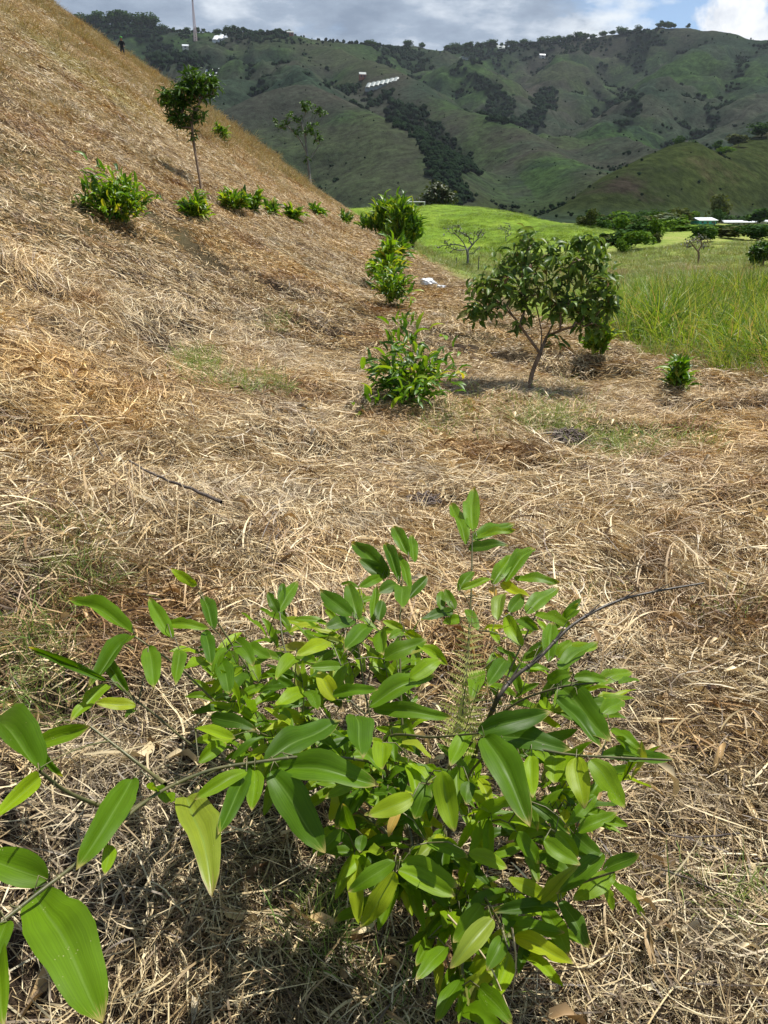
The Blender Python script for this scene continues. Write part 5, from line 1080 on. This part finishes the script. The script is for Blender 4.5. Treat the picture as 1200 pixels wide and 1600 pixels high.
# ------------------------------------------------------------------ far buildings, tower, goal
def building(px, Y, wpx, hpx, dep, label, roof='roof_white', wall='wall_pale', name='farm_building', group=None, rz=.2, lift=0, gab=.35, win=3, fr=None, cat='building'):
    p = farZ_at(px, Y) if Y > 385 else gnd(px, Y); k = math.hypot(p[0], p[1]) / FPX; w, h = wpx * k, hpx * k; T = thing(name, p + np.array([0, 0, lift]), label, cat, group, rz)
    mb = MB(); mb.box((0, 0, h * .3 - 1.0), (w, dep, h * .6 + 2.0)); link('wall', mb.mesh('wall', M[wall], False), T)
    a = math.atan2(h * gab, dep / 2 + .6); ln = math.hypot(h * gab, dep / 2 + .6)
    for sg in (-1, 1):
        mb = MB(); c, s_ = math.cos(a * -sg), math.sin(a * -sg); mb.box((0, sg * (dep / 4 + .3), h * .6 + h * gab / 2), (w + 1.0, ln, .22), [[1, 0, 0], [0, c, -s_], [0, s_, c]]); link('roof', mb.mesh('roof', M[roof], False), T)
    for i in range(win):
        x = (i - (win - 1) / 2) * w / (win + .3); mb = MB(); mb.box((x, -dep / 2 - .03, h * .36), (w / win * .34, .1, h * .26)); link('window', mb.mesh('window', M['glass_dark'], False), T)
    mb = MB(); mb.box((w * .5 * .82, -dep / 2 - .04, h * .26), (w * .06, .12, h * .46)); link('door', mb.mesh('door', M['stick'], False), T); return T
building(1089, 300, 26, 10, 7, 'low teal walled house with white roof on the valley floor', 'roof_white', 'wall_teal', 'teal_house', rz=.25)
building(1145, 310, 42, 7, 8, 'long low shed under a bright white roof right of the teal house', 'roof_white', 'wall_pale', 'long_shed', rz=-.1, win=6)
building(1186, 315, 12, 6, 6, 'small white roofed hut at the right end of the long shed', 'roof_white', 'wall_pale', 'hut', win=2)
def farY(px, py):
    for Yq in np.arange(440, 2900, 8.):
        if row_of(farZ_at(px, Yq)) <= py: return float(Yq)
    return crest_y(px)
def greenhouse(px, Y, wpx, dep, label, rz=0., n=5, mat='roof_grey'):
    p = farZ_at(px, Y); k = math.hypot(p[0], p[1]) / FPX; w = wpx * k; T = thing('greenhouse', p, label, 'greenhouse', 'plastic greenhouses on the mountainside', rz); bw = w / n
    dzx = .3 * (farZ_at(px, Y, 8)[2] - farZ_at(px, Y, -8)[2]) / 16; dzy = (farZ_at(px, Y + 10)[2] - farZ_at(px, Y - 10)[2]) / 20
    for i in range(n):
        x = (i - (n - 1) / 2) * bw; a = np.linspace(0, math.pi, 9); V = []
        for yy in (-dep / 2, dep / 2): V += [(x - bw / 2 * .97 * math.cos(q), yy, 2.6 + 1.7 * math.sin(q) + dzx * x + dzy * yy) for q in a]
        m_ = len(a); F = [(j, j + 1, m_ + j + 1, m_ + j) for j in range(m_ - 1)]; V += [(x - bw * .485, -dep / 2, -3 + dzx * x - dzy * dep / 2), (x + bw * .485, -dep / 2, -3 + dzx * x - dzy * dep / 2)]; me = mesh_from('roof_bay', np.array(V), np.array(F + [(0, m_ - 1, 2 * m_ + 1, 2 * m_)]), M[mat]); link('roof_bay', me, T)
    return T
greenhouse(597, farY(597, 133), 46, 15, 'wide grey plastic greenhouse on the spur in the middle of the mountain', -.25, 7); greenhouse(334, farY(334, 121), 22, 34, 'small pale greenhouse on the left mountainside above the thin tree', -.2, 4, 'roof_white'); greenhouse(163, farY(163, 92), 26, 60, 'white greenhouse showing behind the upper slope crest', -.5, 4, 'roof_white')
greenhouse(721, farY(721, 92), 9, 36, 'narrow pale greenhouse under the skyline woods', .1, 2, 'roof_grey'); greenhouse(778, farY(778, 77), 12, 36, 'small pale greenhouse on the skyline meadow', .1, 2, 'roof_grey'); greenhouse(355, 2060, 22, 30, 'flat white roof on the skyline right of the tower', 0., 3, 'roof_white')
building(567, farY(567, 127), 9, 9, 9, 'small red brick house left of the wide grey greenhouse', 'roof_grey', 'brick_red', 'brick_house', group=None, win=2); building(300, farY(300, 82), 8, 6, 8, 'tiny pale hut on the green mountainside left', 'roof_white', 'wall_pale', 'hut', win=1); building(459, 2060, 9, 6, 9, 'small reddish house among the skyline trees', 'roof_grey', 'brick_red', 'brick_house', win=2); building(840, 2600, 8, 5, 9, 'tiny pale house on the skyline above the dark wood', 'roof_white', 'wall_pale', 'hut', win=1)
# lattice mast
Y = 2050; pb = farZ_at(316, Y); k = Y / FPX; H = 52 * k * 1.02; T = thing('radio_mast', pb, 'tall slender lattice radio mast on the left skyline', 'radio mast'); nS = 13
def leg(i, u): a = i * math.pi / 2 + .6; r = (4.4 * (1 - u) + 1.2 * u); return np.array([r * math.cos(a), r * math.sin(a), H * u])
for i in range(4): mb = MB(); mb.tube([leg(i, 0) - np.array([0, 0, 4]), leg(i, .5), leg(i, 1)], [.42, .36, .3], 5); link('leg', mb.mesh('leg', M['red_white']), T)
for s_ in range(nS):
    mb = MB()
    for i in range(4):
        u0, u1 = s_ / nS, (s_ + 1) / nS; mb.tube([leg(i, u0), leg((i + 1) % 4, u1)], .2, 4); mb.tube([leg((i + 1) % 4, u0), leg(i, u1)], .2, 4); mb.tube([leg(i, u1), leg((i + 1) % 4, u1)], .2, 4)
    link('brace', mb.mesh('brace', M['red_white']), T)
mb = MB(); mb.box((0, 0, H * .9), (3.6, 1.2, 2.6)); mb.tube([(0, 0, H), (0, 0, H + 7)], .14, 5); link('antenna', mb.mesh('antenna', M['steel'], False), T)
# utility masts, small
for px, Y, h in ((908, 560, 11), (1158, 330, 0)):
    if not h: continue
    pb = farZ_at(px, Y); k = Y / FPX; o = thing('utility_pole', pb, 'thin pole on the crest of the near hill', 'pole'); mb = MB(); mb.tube([(0, 0, -1), (0, 0, h * k)], .12, 6); link('post', mb.mesh('post', M['bark_grey']), o); mb = MB(); mb.box((0, 0, h * k * .93), (1.6, .12, .12)); link('crossarm', mb.mesh('crossarm', M['bark_grey'], False), o)
# goal on the plateau
pb = gnd(650, 175); pb[2] -= .05; T = thing('football_goal', pb, 'white football goal at the edge of the grass plateau', 'football goal', rz=.25); k = 175 / FPX; wG, hG = 24 * k, 9.5 * k
for sx in (-1, 1): mb = MB(); mb.tube([(sx * wG / 2, 0, -.1), (sx * wG / 2, 0, hG)], .075, 8); link('post', mb.mesh('post', M['white_paint']), T)
mb = MB(); mb.tube([(-wG / 2 - .07, 0, hG), (wG / 2 + .07, 0, hG)], .075, 8); link('crossbar', mb.mesh('crossbar', M['white_paint']), T); mb = MB()
for sx in (-1, 1): mb.tube([(sx * wG / 2, 0, hG), (sx * wG / 2, .9, hG), (sx * wG / 2, 1.5, 0)], .03, 5)
link('stay', mb.mesh('stay', M['white_paint']), T)
def bench(px, Y, wpx, hpx, mat, label, name, cat):
    pb = gnd(px, Y); k = Y / FPX; w, h = wpx * k, hpx * k; T = thing(name, pb, label, cat, None, .15)
    mb = MB(); mb.box((0, 0, h * .72), (w, 1.1, h * .12)); mb.box((0, .5, h * .35), (w * .96, .08, h * .6)); link('panel', mb.mesh('panel', M[mat], False), T)
    for sx in (-1, 1): mb = MB(); mb.box((sx * w * .42, -.3, h * .32), (.12, .12, h * .7)); link('leg', mb.mesh('leg', M['white_paint'], False), T)
bench(726, 178, 10, 6.5, 'yellow', 'small yellow dugout shelter on the grass plateau right of the round tree', 'shelter', 'shelter'); bench(748, 178, 9, 5, 'white_paint', 'low white bench at the right end of the plateau', 'bench', 'bench')
def fpost(px, Y, h, label):
    pb = gnd(px, Y); mb = MB(); mb.tube([(0, 0, -.1), (.02, 0, h)], [.05, .04], 6); tag(link('fence_post', mb.mesh('fence_post', M['bark_grey']), loc=tuple(pb)), label, 'fence post', 'fence posts at the foot of the green mound')
fpost(713, 60, 1.4, 'thin grey fence post left of the grey leafless tree'); fpost(748, 60, 1.4, 'thin grey fence post right of the grey leafless tree'); fpost(680, 66, 1.3, 'thin fence post near the end bushes')

# ------------------------------------------------------------------ air between here and the mountains
hm, ht, ho = new_mat('haze'); pv = nd(ht, 'ShaderNodeVolumePrincipled'); pv.inputs['Density'].default_value = .000028; pv.inputs['Color'].default_value = (.80, .88, 1, 1); pv.inputs['Anisotropy'].default_value = .2
ht.links.new(pv.outputs[0], ho.inputs['Volume'])
mb = MB(); mb.box((0, 1700, 335), (8600, 4600, 770)); hz = link('haze', mb.mesh('haze', hm, False)); tag(hz, 'thin bluish air lying over the valley and mountains', kind='stuff')
